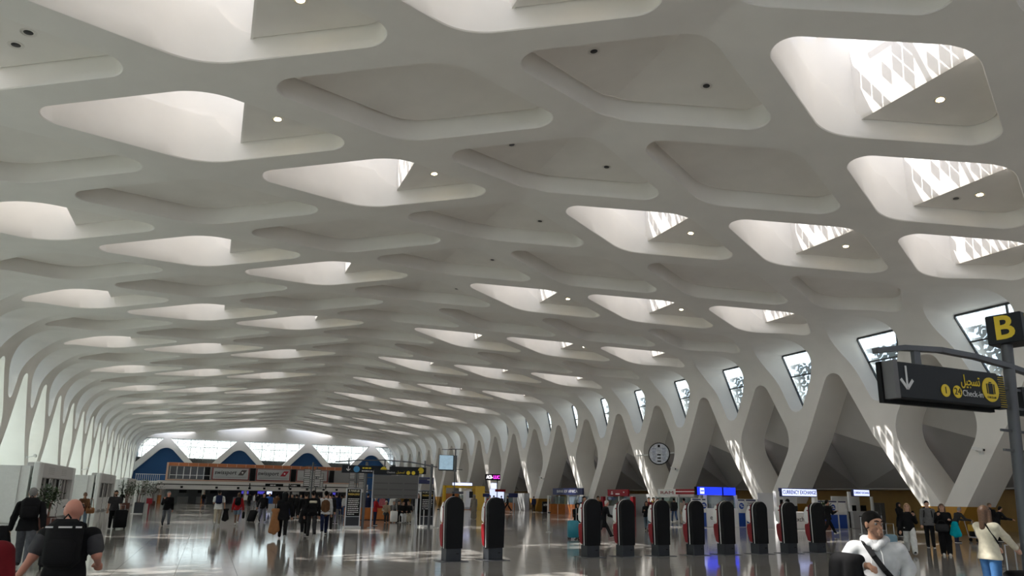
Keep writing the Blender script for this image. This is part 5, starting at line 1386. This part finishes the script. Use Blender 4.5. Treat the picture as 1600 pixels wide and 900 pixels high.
def to_world(pd, p):
    a = -R(pd['yaw']); c, s_ = math.cos(a), math.sin(a); return (pd['loc'][0] + p[0] * c - p[1] * s_, pd['loc'][1] + p[0] * s_ + p[1] * c, p[2])
def backpack(pd, label, colour, w=0.32, h=0.46, d=0.18, name='backpack'):
    a = pd['ch']; o = empty(name, to_world(pd, (0, 0, 0)), -R(pd['yaw']), label, 'backpack'); s = pd['s']; m = cm(colour)
    y = -0.125 * s - d / 2; z = a[2] + 0.03
    b_ = MB(); b_.box((0, y, z), (w, d, h), bev=0.07); b_.build('pack_body', m, o, smooth=50)
    b_ = MB(); b_.box((0, y - d / 2 - 0.02, z - h * .15), (w * .8, 0.07, h * .5), bev=0.03); b_.build('front_pocket', m, o, smooth=50)
    b_ = MB(); b_.tube([(-.03, y + .03, z + h / 2), (0, y + .03, z + h / 2 + .04), (.03, y + .03, z + h / 2)], 0.009, 6); b_.build('grab_handle', m, o)
    for sd in (-1, 1):
        b_ = MB(); b_.tube([(sd * .10, y + d / 2, z + h / 2 - .04), (sd * .12, -.02, pd['sh'][2] + .075), (sd * .13, .13 * s, pd['ch'][2] + .05), (sd * .15, .05, z - h / 2 + .06)], 0.018, 6); b_.build('shoulder_strap', m, o)
    return o
def suitcase(label, x, y, yaw, colour, h=0.68, w=0.44, d=0.26, tilt=0.0, handle=0.35, m=None, cat='suitcase', group=None):
    o = empty('rolling_suitcase', (x, y, 0), -R(yaw), label, cat, group); m = m or cm(colour)
    sh_ = empty('shell_frame'); sh_.parent = o; sh_.rotation_euler = (R(tilt), 0, 0)
    b_ = MB(); b_.box((0, 0, 0.06 + h / 2), (w, d, h), bev=0.05); b_.build('shell', m, sh_, smooth=50)
    b_ = MB(); b_.box((0, -d / 2 - .012, 0.06 + h * .36), (w * .78, 0.03, h * .5), bev=.012); b_.build('front_pocket', m, sh_)
    b_ = MB(); b_.tube([(-.11, d * .3, h * .9), (-.11, d * .3, h + .06 + handle), (.11, d * .3, h + .06 + handle), (.11, d * .3, h * .9)], 0.012, 6); b_.build('telescopic_handle', STEEL, sh_)
    for sx_ in (-1, 1):
        for sy_ in (-1, 1):
            b_ = MB(); b_.tube([(sx_ * w * .38 - .015, sy_ * d * .34, .035), (sx_ * w * .38 + .015, sy_ * d * .34, .035)], 0.035, 10); b_.build('wheel', BLACK, sh_)
    return o
def handbag(label, loc, colour, w=0.3, h=0.24, d=0.1, yaw=0, strap=0.35, m=None, cat='bag', name='shoulder_bag'):
    o = empty(name, loc, -R(yaw), label, cat); m = m or cm(colour)
    b_ = MB(); b_.box((0, 0, 0), (w, d, h), bev=0.04); b_.build('bag_body', m, o, smooth=50)
    b_ = MB(); b_.tube([(-w * .35, 0, h * .45), (-w * .22, 0, h * .5 + strap * .8), (0, 0, h * .5 + strap), (w * .22, 0, h * .5 + strap * .8), (w * .35, 0, h * .45)], 0.012, 6); b_.build('bag_strap', m, o)
    return o
def hanging_cloth(label, loc, colour, w, h, d, yaw, name='folded_jacket', cat='jacket', tri=False):
    """soft draped garment or plastic bag"""
    w2 = w * (.35 if tri else .8)
    V, Q = sdf_mesh([((-w2 * .3, 0, h * .5), (w2 * .3, 0, h * .5), d * .55, d * .55, None), ((-w * .1, 0, h * .4), (-w * .32, .02, -h * .4), d * .6, d * .75, None), ((w * .1, 0, h * .4), (w * .30, -.02, -h * .34), d * .6, d * .7, None), ((0, 0, h * .3), (0, .02, -h * .45), d * .6, d * .8, None)], .02, .05)
    o = np_mesh(name, V, Q, cm(colour), None); o.location = loc; o.rotation_euler = (0, 0, -R(yaw)); return tag(o, label, cat)
PD = {}
def pp(label, x, y, yaw, h, key=None, **k):
    _, d = person(label, (x, y), yaw, h, **k)
    if key: PD[key] = d
pp('grey-haired man walking away in black jacket and faded jeans', -16.28, 18.77, -8, 1.72, key='grey', pose='walk', top='black', legs='greyjeans', hair='grey', bulk=1.08, arms=('carry', 'pull'), fine=0.014, shoes='charcoal')
pp('bald man in black T-shirt seen from behind at bottom left', -13.94, 8.18, 4, 1.58, key='bald', pose='stand', top='black', short_sleeve=True, legs='charcoal', bald=True, bulk=1.2, skin=SKIN_R, sleeve='darkgrey', arms=(((-.29, -.06, .27), (-.43, .02, .04)), ((.29, -.04, .27), (.27, .20, .17))), fine=0.011)
pp('person in dark red jacket cut off at the lower left corner', -14.09, 5.54, 0, 1.62, pose='stand', top='darkred', legs='black', hair='black', arms=('down', 'down'), fine=0.014)
pp('person in black shirt half hidden by the left picture edge', -17.14, 17.54, 0, 1.66, pose='stand', top='black', short_sleeve=True, legs='black', arms=('down', 'front'), fine=0.02)
pp('woman in brown cardigan with sunglasses walking beside the man in black', -17.77, 37.41, 160, 1.58, key='cardigan', pose='walk', top='brown', legs='palejeans', shoes='black', female=True, hair='brown', arms=('bag', 'front'))
pp('bearded man in dark T-shirt and black trousers walking with a suitcase', -16.55, 37.40, 165, 1.68, key='beard', pose='stand', top='charcoal', short_sleeve=True, legs='black', beard=True, hair='black', arms=('down', 'down'), bulk=1.08, fine=0.016)
pp('dark-clad man standing behind the potted trees', -21.52, 83.83, 0, 1.75, top='black', legs='black', pose='stand', arms=('down', 'down'))
pp('person in black with round hat beside the potted trees', -20.76, 84.60, 20, 1.55, top='black', legs='charcoal', pose='stand', arms=('down', 'front'))
pp('man in black open jacket over white shirt and grey jeans walking towards us', -14.49, 40.07, 168, 1.69, key='open', pose='walk', top='black', legs='greyjeans', hair='grey', arms=('swing', 'strap'), skin=SKIN_R, bulk=1.05, fine=0.016)
pp('man in white shirt and beige trousers walking away with a backpack', -12.14, 40.07, 2, 1.80, key='white', pose='walk', phase=-1, top='white', short_sleeve=True, legs='stone', shoes='white', hair='black', arms=('front', 'carry'), fine=0.016)
pp('woman in red top with denim shorts over leggings walking away', -11.17, 40.84, 8, 1.68, key='redtop', pose='walk', top='red', legs='palejeans', shorts=True, female=True, skin=SKIN_D, hair='brown', shoes='white', arms=('carry', 'carry'), fine=0.016)
pp('man in black sweater and grey jeans pulling a black suitcase', -9.60, 45.28, 172, 1.70, key='sweater', pose='walk', top='black', legs='greyjeans', shoes='black', hair='black', arms=('swing', 'pull'), fine=0.016)
pp('man in blue jacket and navy trousers behind the black sweater man', -7.90, 63.30, 200, 1.69, top='blue', legs='navy', pose='walk', hair='brown')
pp('person in black hooded coat walking away with a tan coat', -9.98, 28.89, 5, 1.73, key='hooded', pose='walk', top='black', legs='black', hood=True, coat=0.12, arms=('front', 'carry'), fine=0.016, shoes='black', bulk=1.05)
pp('person in long black coat walking away beside the striped jacket man', -8.94, 30.97, 3, 1.77, pose='walk', phase=-1, top='black', legs='black', coat=0.3, hair='black', arms=('down', 'down'), fine=0.018)
pp('man in black jacket with a pale back stripe walking away', -8.89, 29.18, 3, 1.82, pose='walk', top='black', legs='charcoal', hair='black', stripe='cream', arms=('down', 'down'), fine=0.016, shoes='black')
pp('man in brown vest over white sleeves and dark jeans walking away', -8.08, 31.38, 5, 1.82, pose='walk', phase=-1, top='lightgrey', vest='brown', legs='navy', hair='black', arms=('down', 'down'), fine=0.016, shoes='black')
pp('person in dark blue jacket and grey trousers beside the French notice board', -5.66, 43.53, 10, 1.77, pose='stand', top='navy', legs='grey', hair='black', arms=('front', 'down'), key='navyp')
pp('person all in black right of the brown vest man', -7.20, 35.80, 0, 1.76, pose='stand', top='black', legs='black', hair='black')
pp('standing person in bright red sweater and navy trousers seen sideways', -3.89, 40.88, 85, 1.59, pose='stand', top='red', legs='navy', hair='white', hood=False, shoes='black', arms=('lap', 'lap'), fine=0.016)
pp('person in navy jacket standing behind the red sweater person', -2.41, 50.26, 20, 1.77, pose='stand', top='navy', legs='navy')
pp('seated person in beige top, leftmost under the departures board', -2.17, 45.66, 185, 1.64, pose='sit', top='beige', legs='charcoal', hair='white', arms=('lap', 'lap'))
pp('seated grey-haired person in grey jacket and pale trousers', -1.67, 45.69, 185, 1.64, pose='sit', top='grey', legs='lightgrey', hair='grey', arms=('lap', 'lap'))
pp('seated person in black between the two pale-trousered sitters', -1.34, 45.71, 185, 1.64, pose='sit', top='black', legs='black', hair='black', arms=('lap', 'lap'))
pp('seated man in black top and pale shorts under the board', -1.57, 43.66, 185, 1.64, pose='sit', top='black', legs='lightgrey', hair='black', arms=('lap', 'lap'))
pp('seated person in black beside the white suitcase', -0.98, 44.68, 185, 1.64, pose='sit', top='black', legs='stone', hair='brown', arms=('lap', 'lap'))
pp('person in pink top standing behind the wooden bench', 0.71, 59.58, 180, 1.64, pose='stand', top='pink', legs='black')
pp('person in black behind the bench, right of the pink top', 1.36, 61.50, 0, 1.64, pose='stand', top='black', legs='navy')
pp('white-capped person far behind the seated row', 2.54, 63.66, 0, 1.64, pose='stand', top='white', legs='black')
pp('person in grey far behind the seated row', 2.58, 61.74, 180, 1.64, pose='stand', top='grey', legs='navy')
pp('person in black far behind the pale shorts man', 3.36, 61.89, 0, 1.64, pose='stand', top='black', legs='black')
pp('person in charcoal jacket in the crowd behind the French board', -2.43, 60.76, 0, 1.64, pose='stand', top='charcoal', legs='navy')
pp('person in pale jacket half hidden by the French board', -2.42, 59.02, 180, 1.64, pose='stand', top='lightgrey', legs='jeans')
pp('person in white scarf in the crowd behind the brown vest', -3.91, 58.75, 180, 1.64, pose='stand', top='white', legs='black')
pp('person in brown jacket deep in the crowd before the desks', -2.83, 62.52, 0, 1.64, pose='stand', top='brown', legs='black')
pp('woman in black jacket holding a white suitcase by the far gantry pole', -1.44, 40.90, 190, 1.81, pose='stand', top='black', legs='black', female=True, long_hair=True, hair='brown', arms=('front', 'front'), fine=0.018)
pp('person in black behind the English notice board edge', -1.30, 40.05, 170, 1.78, pose='stand', top='black', legs='black', skin=SKIN_L)
pp('white-haired person in pale clothes near the gallery desks', -8.08, 98.51, 180, 1.62, pose='stand', top='white', legs='grey', hair='white')
pp('person in black next to the white-haired one near the desks', -7.83, 94.30, 0, 1.62, pose='stand', top='black', legs='black')
pp('person in black standing at the far gallery desks', -13.08, 110.55, 180, 1.62, pose='stand', top='black', legs='navy')
pp('stooping person in grey before the desks', -7.53, 90.46, 90, 1.62, pose='stand', top='lightgrey', legs='grey')
pp('person in black behind the sweater man', -7.09, 90.68, 0, 1.62, pose='stand', top='black', legs='charcoal')
pp('white-hatted person behind the hooded walker', -6.93, 58.22, 180, 1.62, pose='stand', top='charcoal', legs='black', hair='white')
pp('person in brown left of the hooded walker, far off', -7.64, 59.75, 20, 1.62, pose='stand', top='brown', legs='black')
pp('person in black behind the steel seats', -6.64, 55.18, 0, 1.62, pose='stand', top='black', legs='black')
pp('grey-clad person behind the steel seats', -5.96, 58.39, 180, 1.62, pose='stand', top='grey', legs='charcoal')
pp('person in brown hood behind the striped jacket man', -5.52, 58.47, 0, 1.62, pose='stand', top='brown', legs='black')
pp('person in black between striped jacket and brown vest', -4.97, 55.42, 0, 1.62, pose='stand', top='black', legs='black')
pp('seated-height traveller in black behind the steel seats', -6.80, 56.66, 180, 1.62, pose='stand', top='black', legs='navy', hair='grey')
pp('woman in long grey robe walking between the two left kiosks', 6.21, 52.47, 0, 1.82, pose='stand', top='robe', legs='robe', skirt=True, female=True, coat=0.3, hair='black', hood=True)
pp('man in black standing before the lit stand', 18.51, 77.30, 0, 1.82, pose='stand', top='black', legs='black')
pp('man in black striding left before the lit stand', 19.41, 77.57, 300, 1.82, pose='stride', top='black', legs='black')
pp('man in red jacket behind the second kiosk', 10.96, 61.40, 200, 1.82, pose='stand', top='red', legs='black')
pp('bareheaded man in dark coat behind the second kiosk', 13.10, 65.90, 0, 1.82, pose='stand', top='charcoal', legs='black')
pp('person with dark red cap behind the first kiosk', 2.74, 47.05, 0, 1.82, pose='stand', top='darkred', legs='black', hair='black')
pp('person in blue-grey jacket standing at the bank counter', 23.25, 78.69, 0, 1.82, pose='stand', top='navy', legs='black', hair='brown')
pp('small person in black holding the teal suitcase', 2.10, 27.96, 185, 1.46, pose='stand', top='black', legs='black', hood=True, arms=('front', 'front'), fine=0.018)
pp('stooping old man in long dark coat carrying a white bag', 2.81, 26.97, 100, 1.65, key='coat', pose='stride', top='black', legs='charcoal', coat=0.28, hair='white', lean=14, skin=SKIN_R, arms=('carry', 'bag'), fine=0.016)
pp('person in dark jacket with hat behind the third kiosk', 4.96, 32.58, 180, 1.78, pose='stand', top='charcoal', legs='black')
pp('man in black seen beyond the stooping old man', 8.08, 36.65, 180, 1.82, pose='stand', top='black', legs='black')
pp('woman in black jacket and pale jeans walking left of the fifth kiosk', 9.82, 34.32, 215, 1.59, pose='stride', top='black', legs='palejeans', female=True, long_hair=True, hair='black', arms=('front', 'front'), fine=0.018)
pp('person in yellow high-visibility vest behind the fifth kiosk', 14.12, 40.02, 180, 1.82, pose='stand', top='charcoal', vest='yellow', legs='black')
pp('person in dark red jacket left of the yellow vest', 13.15, 39.09, 180, 1.82, pose='stand', top='darkred', legs='black')
pp('man in black looking over the fifth kiosk', 12.63, 37.34, 190, 1.75, pose='stand', top='black', legs='black')
pp('person in black right behind the fifth kiosk', 16.25, 42.05, 0, 1.82, pose='stand', top='black', legs='black')
pp('man in dark jacket and blue jeans walking to the red shop front', 20.56, 46.83, 20, 1.82, pose='walk', top='charcoal', legs='jeans', fine=0.018)
pp('man in beige jacket and trousers with a crossbody strap walking away', 17.24, 41.02, 10, 1.82, key='beige', pose='walk', top='beige', legs='stone', fine=0.018, bulk=1.1)
pp('clerk in black behind the exch counter glass', 22.68, 43.27, 200, 1.79, pose='stand', top='black', legs='black')
pp('second clerk in black behind the exch counter glass', 23.16, 43.28, 180, 1.75, pose='stand', top='black', legs='black', hair='brown')
pp('person with black headscarf behind the eighth kiosk before the exchange', 17.51, 31.74, 10, 1.82, pose='stand', top='black', legs='black', hood=True)
pp('man in black striding to the right in white trainers', 16.54, 28.01, 100, 1.82, pose='stride', top='black', legs='black', shoes='white', hair='black', arms=('front', 'front'), fine=0.014)
pp('woman in black headscarf and long black robe on the right', 21.11, 27.57, 185, 1.72, key='abaya', pose='stand', top='black', legs='black', skirt=True, hood=True, coat=0.35, female=True, fine=0.016, arms=('front', 'front'))
pp('smiling woman in black jacket and wide white trousers walking towards us', 9.02, 17.42, 228, 1.70, key='whitetr', pose='walk', top='black', legs='white', female=True, long_hair=True, hair='blond', skin=SKIN_L, wide_legs=True, shoes='black', arms=('phone', 'carry'), fine=0.011)
pp('tall man with backpack straps behind the woman in white trousers', 13.80, 20.34, 225, 1.80, key='tall', pose='stand', top='grey', legs='black', hair='black', fine=0.014, skin=SKIN_L)
pp('woman in black leather jacket holding a phone and turquoise bag', 10.36, 17.16, 228, 1.69, key='turq', pose='stand', top='black', legs='black', female=True, long_hair=True, hair='brown', skin=SKIN_L, wide_legs=True, shoes='white', bulk=1.12, arms=('front', 'phone'), fine=0.011)
pp('person in dark jacket bending over a luggage trolley', 18.59, 22.70, 110, 1.62, pose='stand', top='charcoal', legs='navy', hair='grey', lean=24, arms=('push', 'push'), fine=0.016)
pp('woman in cream sweater and blue jeans with sunglasses on her head', -0.41, 8.39, 96, 1.66, key='cream', pose='stand', top='cream', legs='brightjeans', female=True, long_hair=True, hair='brown', skin=SKIN_L, arms=(((-.2, .14, .27), (-.15, .36, .11)), ((.2, .19, .29), (.17, .43, .11))), fine=0.009, bulk=1.08)
pp('person in black with cap behind the cream sweater woman', 22.42, 23.60, 200, 1.77, pose='stand', top='black', legs='black', hair='brown', fine=0.018)
pp('person in black bending beside the second trolley', 22.14, 23.15, 120, 1.65, pose='stand', top='black', legs='black', lean=18, arms=('push', 'push'), fine=0.018)
pp('man in pale grey hoodie with crossbody strap looking to the right', -7.01, 4.97, 228, 1.59, key='hoodie', pose='stand', top='lightgrey', legs='charcoal', hair='black', skin=SKIN_M, bulk=1.1, fine=0.0075, head_turn=-38, fingers=True, beard='stubble', arms=(((-.28, -.08, .30), (-.235, .06, .12)), ((.31, .06, .33), (.13, .25, .33))))
# ------------------------------------------------------------------ what they wear, carry and push
backpack(PD['grey'], 'black backpack on the grey-haired man', 'black', .34, .48, .2)
backpack(PD['bald'], 'large black backpack on the bald man', 'black', .31, .46, .18)
backpack(PD['white'], 'navy backpack over the white shirt', 'navy', .32, .44, .2)
backpack(PD['redtop'], 'black backpack over the red top', 'black', .30, .42, .17)
backpack(PD['tall'], 'black backpack on the tall man behind white trousers', 'black', .34, .46, .2)
q = PD['bald']
for i_, (x_, z_, w_) in enumerate(((-.23, .47, .07), (0.02, .47, .12), (.22, .47, .05))):
    pass
b = MB()
for x_, w_ in ((-.10, .06), (0.03, .11), (.14, .05)): b.box((x_, -.345, q['ch'][2] + .19), (w_, .01, .014))
o = b.build('shirt_print', mat('white_print', (.6, .6, .6), .6)); o.location = to_world(q, (0, 0, 0)); o.rotation_euler = (0, 0, -R(q['yaw'])); tag(o, 'white printed marks at the top of the bald man\'s backpack', 'print')
# dark glasses pushed up
def glasses(pd, label, dz=.055, df=.07):
    o = empty('sunglasses', to_world(pd, (0, 0, 0)), -R(pd['yaw']), label, 'sunglasses'); hd, hf, up = pd['hd'], pd['hf'], pd['up']; r = np.array([hf[1], -hf[0], 0])
    for sd in (-1, 1):
        b_ = MB(); b_.ball(Vector(hd + hf * df + up * dz + r * sd * .035), (.026, .026, .02), 10, 6); b_.build('lens', BLACK, o)
        b_ = MB(); b_.tube([Vector(hd + hf * (df - .01) + up * dz + r * sd * .06), Vector(hd + r * sd * .085 + up * (dz - .01)), Vector(hd - hf * .03 + r * sd * .088 + up * (dz - .02))], .005, 6); b_.build('temple', BLACK, o)
glasses(PD['cream'], 'sunglasses pushed up on the cream sweater woman', .075, .075)
glasses(PD['bald'], 'dark glasses pushed up on the bald man\'s head', .06, .085)
glasses(PD['cardigan'], 'sunglasses on the woman in the brown cardigan', .01, .085)
# hoodie man: hood collar, strap, bag, jacket over the arm
q = PD['hoodie']; s_ = q['s']; root = to_world(q, (0, 0, 0)); rz = -R(q['yaw'])
hum = [o for o in bpy.data.objects if o.name.startswith('person') and o.get('label', '').startswith('man in pale grey hoodie')][0]
V_, Q_ = sdf_mesh([(q['nk'] + v3(-.085, -.02, .0), q['nk'] + v3(-.05, .085, -.02), .034, .028, None), (q['nk'] + v3(.085, -.02, .0), q['nk'] + v3(.05, .085, -.02), .034, .028, None), (q['nk'] + v3(-.085, -.03, .0), q['nk'] + v3(0, -.105, .0), .036, .05, None), (q['nk'] + v3(.085, -.03, .0), q['nk'] + v3(0, -.105, .0), .036, .05, None), (q['nk'] + v3(-.05, .085, -.025), q['nk'] + v3(0, .115, -.07), .026, .02, None), (q['nk'] + v3(.05, .085, -.025), q['nk'] + v3(0, .115, -.07), .026, .02, None)], .008, .03)
np_mesh('hood', V_, Q_, cm('lightgrey'), hum)
for sd in (-1, 1):
    b = MB(); b.tube([Vector(q['nk'] + v3(sd * .03, .118, -.07)), Vector(q['ch'] + v3(sd * .045, .135, .07)), Vector(q['ch'] + v3(sd * .05, .14, -.02))], .004, 6); b.build('drawstring', WHITE, hum)
V_, Q_ = sdf_mesh([(q['ch'] + v3(sd * .06, .10, -.20), q['ch'] + v3(sd * .02, .11, -.02), .035, .03, None) for sd in (-1, 1)] , .01, .04); 
o = empty('crossbody_bag', root, rz, 'small black crossbody bag on the hoodie man\'s hip', 'bag')
b = MB(); pts = [q['sh'] + v3(.10, -.02, .062), q['sh'] + v3(.085, .085, .03), q['ch'] + v3(.03, .150, .06), q['ch'] + v3(-.05, .158, -.06), q['hip'] + v3(-.135, .135, .16), q['hip'] + v3(-.185, .06, .08)]
for a_, c_ in zip(pts, pts[1:]): b.bar(Vector(a_), Vector(c_) + (Vector(c_) - Vector(a_)) * .08, .048, .008, (0, 1, 0.1))
b.build('strap', cm('black'), o)
b = MB(); b.box(Vector(q['hip'] + v3(-.205, .05, .06)), (.09, .17, .24), bev=.03); b.build('bag_body', cm('black'), o, smooth=50)
b = MB(); b.tube([Vector(q['hip'] + v3(-.20, .137, .12)), Vector(q['hip'] + v3(-.20, .137, .02))], .006, 6); b.build('zip', STEEL, o)
w_ = q['A'][1][2]; el = q['A'][1][1]
V_, Q_ = sdf_mesh([(el + v3(.03, .02, .04), w_ + v3(.03, -.01, .045), .062, .05, None), (el + v3(.04, .03, 0), el + v3(.07, .07, -.42), .085, .10, None), ((el + w_) / 2 + v3(0, .05, .0), (el + w_) / 2 + v3(.02, .12, -.40), .07, .09, None), (w_ + v3(.06, .03, .0), w_ + v3(.02, .10, -.36), .05, .07, None), ((el + w_) / 2 + v3(.05, -.04, 0), (el + w_) / 2 + v3(.06, -.02, -.38), .06, .08, None)], .012, .03)
o = np_mesh('folded_jacket', V_, Q_, cm('black'), None); o.location = root; o.rotation_euler = (0, 0, rz); tag(o, 'dark padded jacket draped over the hoodie man\'s arm', 'jacket')
# other carried things
def at(pd, p): return to_world(pd, p)
def hand(pd, sd): return pd['A'][sd][3]
q = PD['grey']; h_ = hand(q, -1); hanging_cloth('black jacket hanging from the grey-haired man\'s left hand', at(q, h_ + v3(-.08, .0, -.12)), 'black', .36, .5, .1, q['yaw'])
x_, y_, _ = at(q, v3(.52, -.30, 0)); suitcase('dark rolling suitcase pulled by the grey-haired man', x_, y_, q['yaw'], 'charcoal', .62, .42, .26, -14, .42)
q = PD['white']; h_ = hand(q, 1); hanging_cloth('black jacket hanging from the white-shirted man\'s right hand', at(q, h_ + v3(.06, 0, -.2)), 'black', .34, .55, .1, q['yaw'])
q = PD['redtop']; h_ = hand(q, 1); handbag('black bag at the right side of the woman in red top', at(q, h_ + v3(.02, 0, -.18)), 'black', .12, .34, .3, q['yaw'], .2)
q = PD['cardigan']; handbag('tan leather shoulder bag of the woman in brown cardigan', at(q, q['hip'] + v3(-.25, .12, -.02)), 'tan', .34, .26, .16, q['yaw'], .42)
suitcase('black upright suitcase beside the bearded man', -16.2, 37.0, 165, 'black', .78, .5, .3, 0, .2)
q = PD['sweater']; x_, y_, _ = at(q, v3(.58, -.42, 0)); suitcase('black wheeled suitcase tilted behind the black sweater man', x_, y_, 215, 'black', .66, .44, .26, 26, .45)
q = PD['hooded']; hanging_cloth('long tan coat carried at the hooded walker\'s left side', at(q, v3(-.30, .02, .62)), 'tan', .40, .85, .12, q['yaw'], 'tan_coat', 'coat')
suitcase('white hard suitcase among the seated travellers', -1.9, 44.6, 180, 'white', .66, .44, .26, 0, .45, m=WHITE)
suitcase('teal hard suitcase standing left of the third kiosk', 1.55, 27.3, 185, 'teal', .70, .46, .28, 0, .5, m=TEALP)
q = PD['coat']; hanging_cloth('white plastic bag held by the stooping old man', at(q, hand(q, 1) + v3(0.0, .02, -.25)), 'cream', .34, .42, .13, q['yaw'] + 90, 'plastic_bag', 'bag')
b_ = PD['beige']; o = empty('waist_bag', at(b_, (0, 0, 0)), -R(b_['yaw']), 'dark crossbody strap and pouch on the beige-clad man', 'bag'); m = MB(); m.bar(Vector(b_['sh'] + v3(.12, -.12, .03)), Vector(b_['hip'] + v3(-.16, -.15, .12)), .05, .012, (0, 1, 0)); m.build('strap', cm('black'), o); m = MB(); m.box(Vector(b_['hip'] + v3(-.19, -.1, .05)), (.1, .18, .16), bev=.03); m.build('pouch', cm('black'), o)
q = PD['turq']; hanging_cloth('bright turquoise plastic bag hanging from the leather jacket woman\'s arm', at(q, v3(-.30, .22, .86)), 'teal', .34, .40, .11, q['yaw'] + 20, 'plastic_bag', 'bag', True); handbag('black quilted bag at the leather jacket woman\'s waist', at(q, q['hip'] + v3(.08, .22, .02)), 'charcoal', .40, .26, .14, q['yaw'], .12)
def phone(pd, sd, label):
    p = hand(pd, sd) + v3(0, .02, .02); o = MB(); o.box((0, 0, 0), (.075, .012, .15), bev=.004); ob = o.build('phone', BLACK); ob.location = at(pd, p); ob.rotation_euler = (R(-40), 0, -R(pd['yaw'])); tag(ob, label, 'phone')
phone(PD['turq'], 1, 'phone in the hand of the leather jacket woman'); phone(PD['whitetr'], -1, 'phone in the hand of the woman in white trousers')
for i, dx in enumerate((0.0, .42)): suitcase(['pale blue suitcase left of the woman in white trousers', 'pale blue suitcase right beside the woman in white trousers'][i], 8.15 + dx, 18.0 - dx * .5, 225, 'palejeans', .6, .38, .26, 0, .35, m=mat('pale_blue_shell', (.16, .28, .36), .3))
q = PD['cream']; suitcase('black cabin suitcase in front of the cream sweater woman', *at(q, v3(-.05, .62, 0))[:2], q['yaw'] - 90, 'black', .52, .44, .26, 0, .42)
suitcase('mint green suitcase beside the grey pole', *at(q, v3(.12, .95, 0))[:2], q['yaw'] + 10, 'teal', .56, .3, .26, 0, .36, m=mat('mint_shell', (.28, .52, .47), .3))
hanging_cloth('dark red bag resting on the mint suitcase', at(q, v3(.12, .95, .68)), 'darkred', .2, .16, .07, 0, 'red_bag', 'bag')
o = empty('crossbody_strap', at(q, (0, 0, 0)), -R(q['yaw']), 'thin black bag strap across the cream sweater', 'strap'); m = MB()
pts = [q['sh'] + v3(-.05, .0, .075), q['sh'] + v3(.07, -.10, .02), q['ch'] + v3(.165, -.06, -.03), q['ch'] + v3(.19, .0, -.16)]
for a_, c_ in zip(pts, pts[1:]): m.bar(Vector(a_), Vector(c_), .03, .008, (1, 0, 0))
m.build('strap', cm('black'), o)
def trolley(label, x, y, yaw, lug):
    o = empty('luggage_trolley', (x, y, 0), -R(yaw), label, 'trolley')
    m = MB(); m.box((0, .1, .2), (.55, .85, .04)); m.build('platform', STEEL, o); m = MB(); m.tube([(-.27, -.35, .2), (-.27, -.5, 1.0), (.27, -.5, 1.0), (.27, -.35, .2)], .018, 8); m.build('push_bar', STEEL, o)
    m = MB(); m.box((0, -.36, .62), (.5, .02, .3)); m.build('front_panel', mat('trolley_panel', (.5, .3, .02), .5), o)
    for sx_ in (-1, 1):
        for yy in (-.3, .45): m = MB(); m.tube([(sx_ * .25 - .02, yy, .08), (sx_ * .25 + .02, yy, .08)], .08, 12); m.build('wheel', BLACK, o)
    for i, (c_, hh, lb) in enumerate(lug):
        z0 = .22 + sum(l[1] for l in lug[:i]); ob = MB(); ob.box((0, 0, hh / 2), (.5, .72, hh - .01), bev=.05); u = ob.build('travel_bag', cm(c_), smooth=50); u.location = (x, y, z0); u.rotation_euler = (0, 0, -R(yaw)); tag(u, lb, 'bag')
    return o
trolley('luggage trolley pushed by the bending person in dark jacket', 20.6, 23.0, 112, [('black', .34, 'large black bag at the bottom of the first trolley'), ('charcoal', .26, 'dark bag on top of the first trolley')])
trolley('luggage trolley with yellow panel behind the cream sweater woman', 22.4, 20.4, 120, [('black', .36, 'black bag at the bottom of the second trolley'), ('red', .18, 'red bag on the second trolley'), ('yellow', .14, 'yellow bag topmost on the second trolley')])
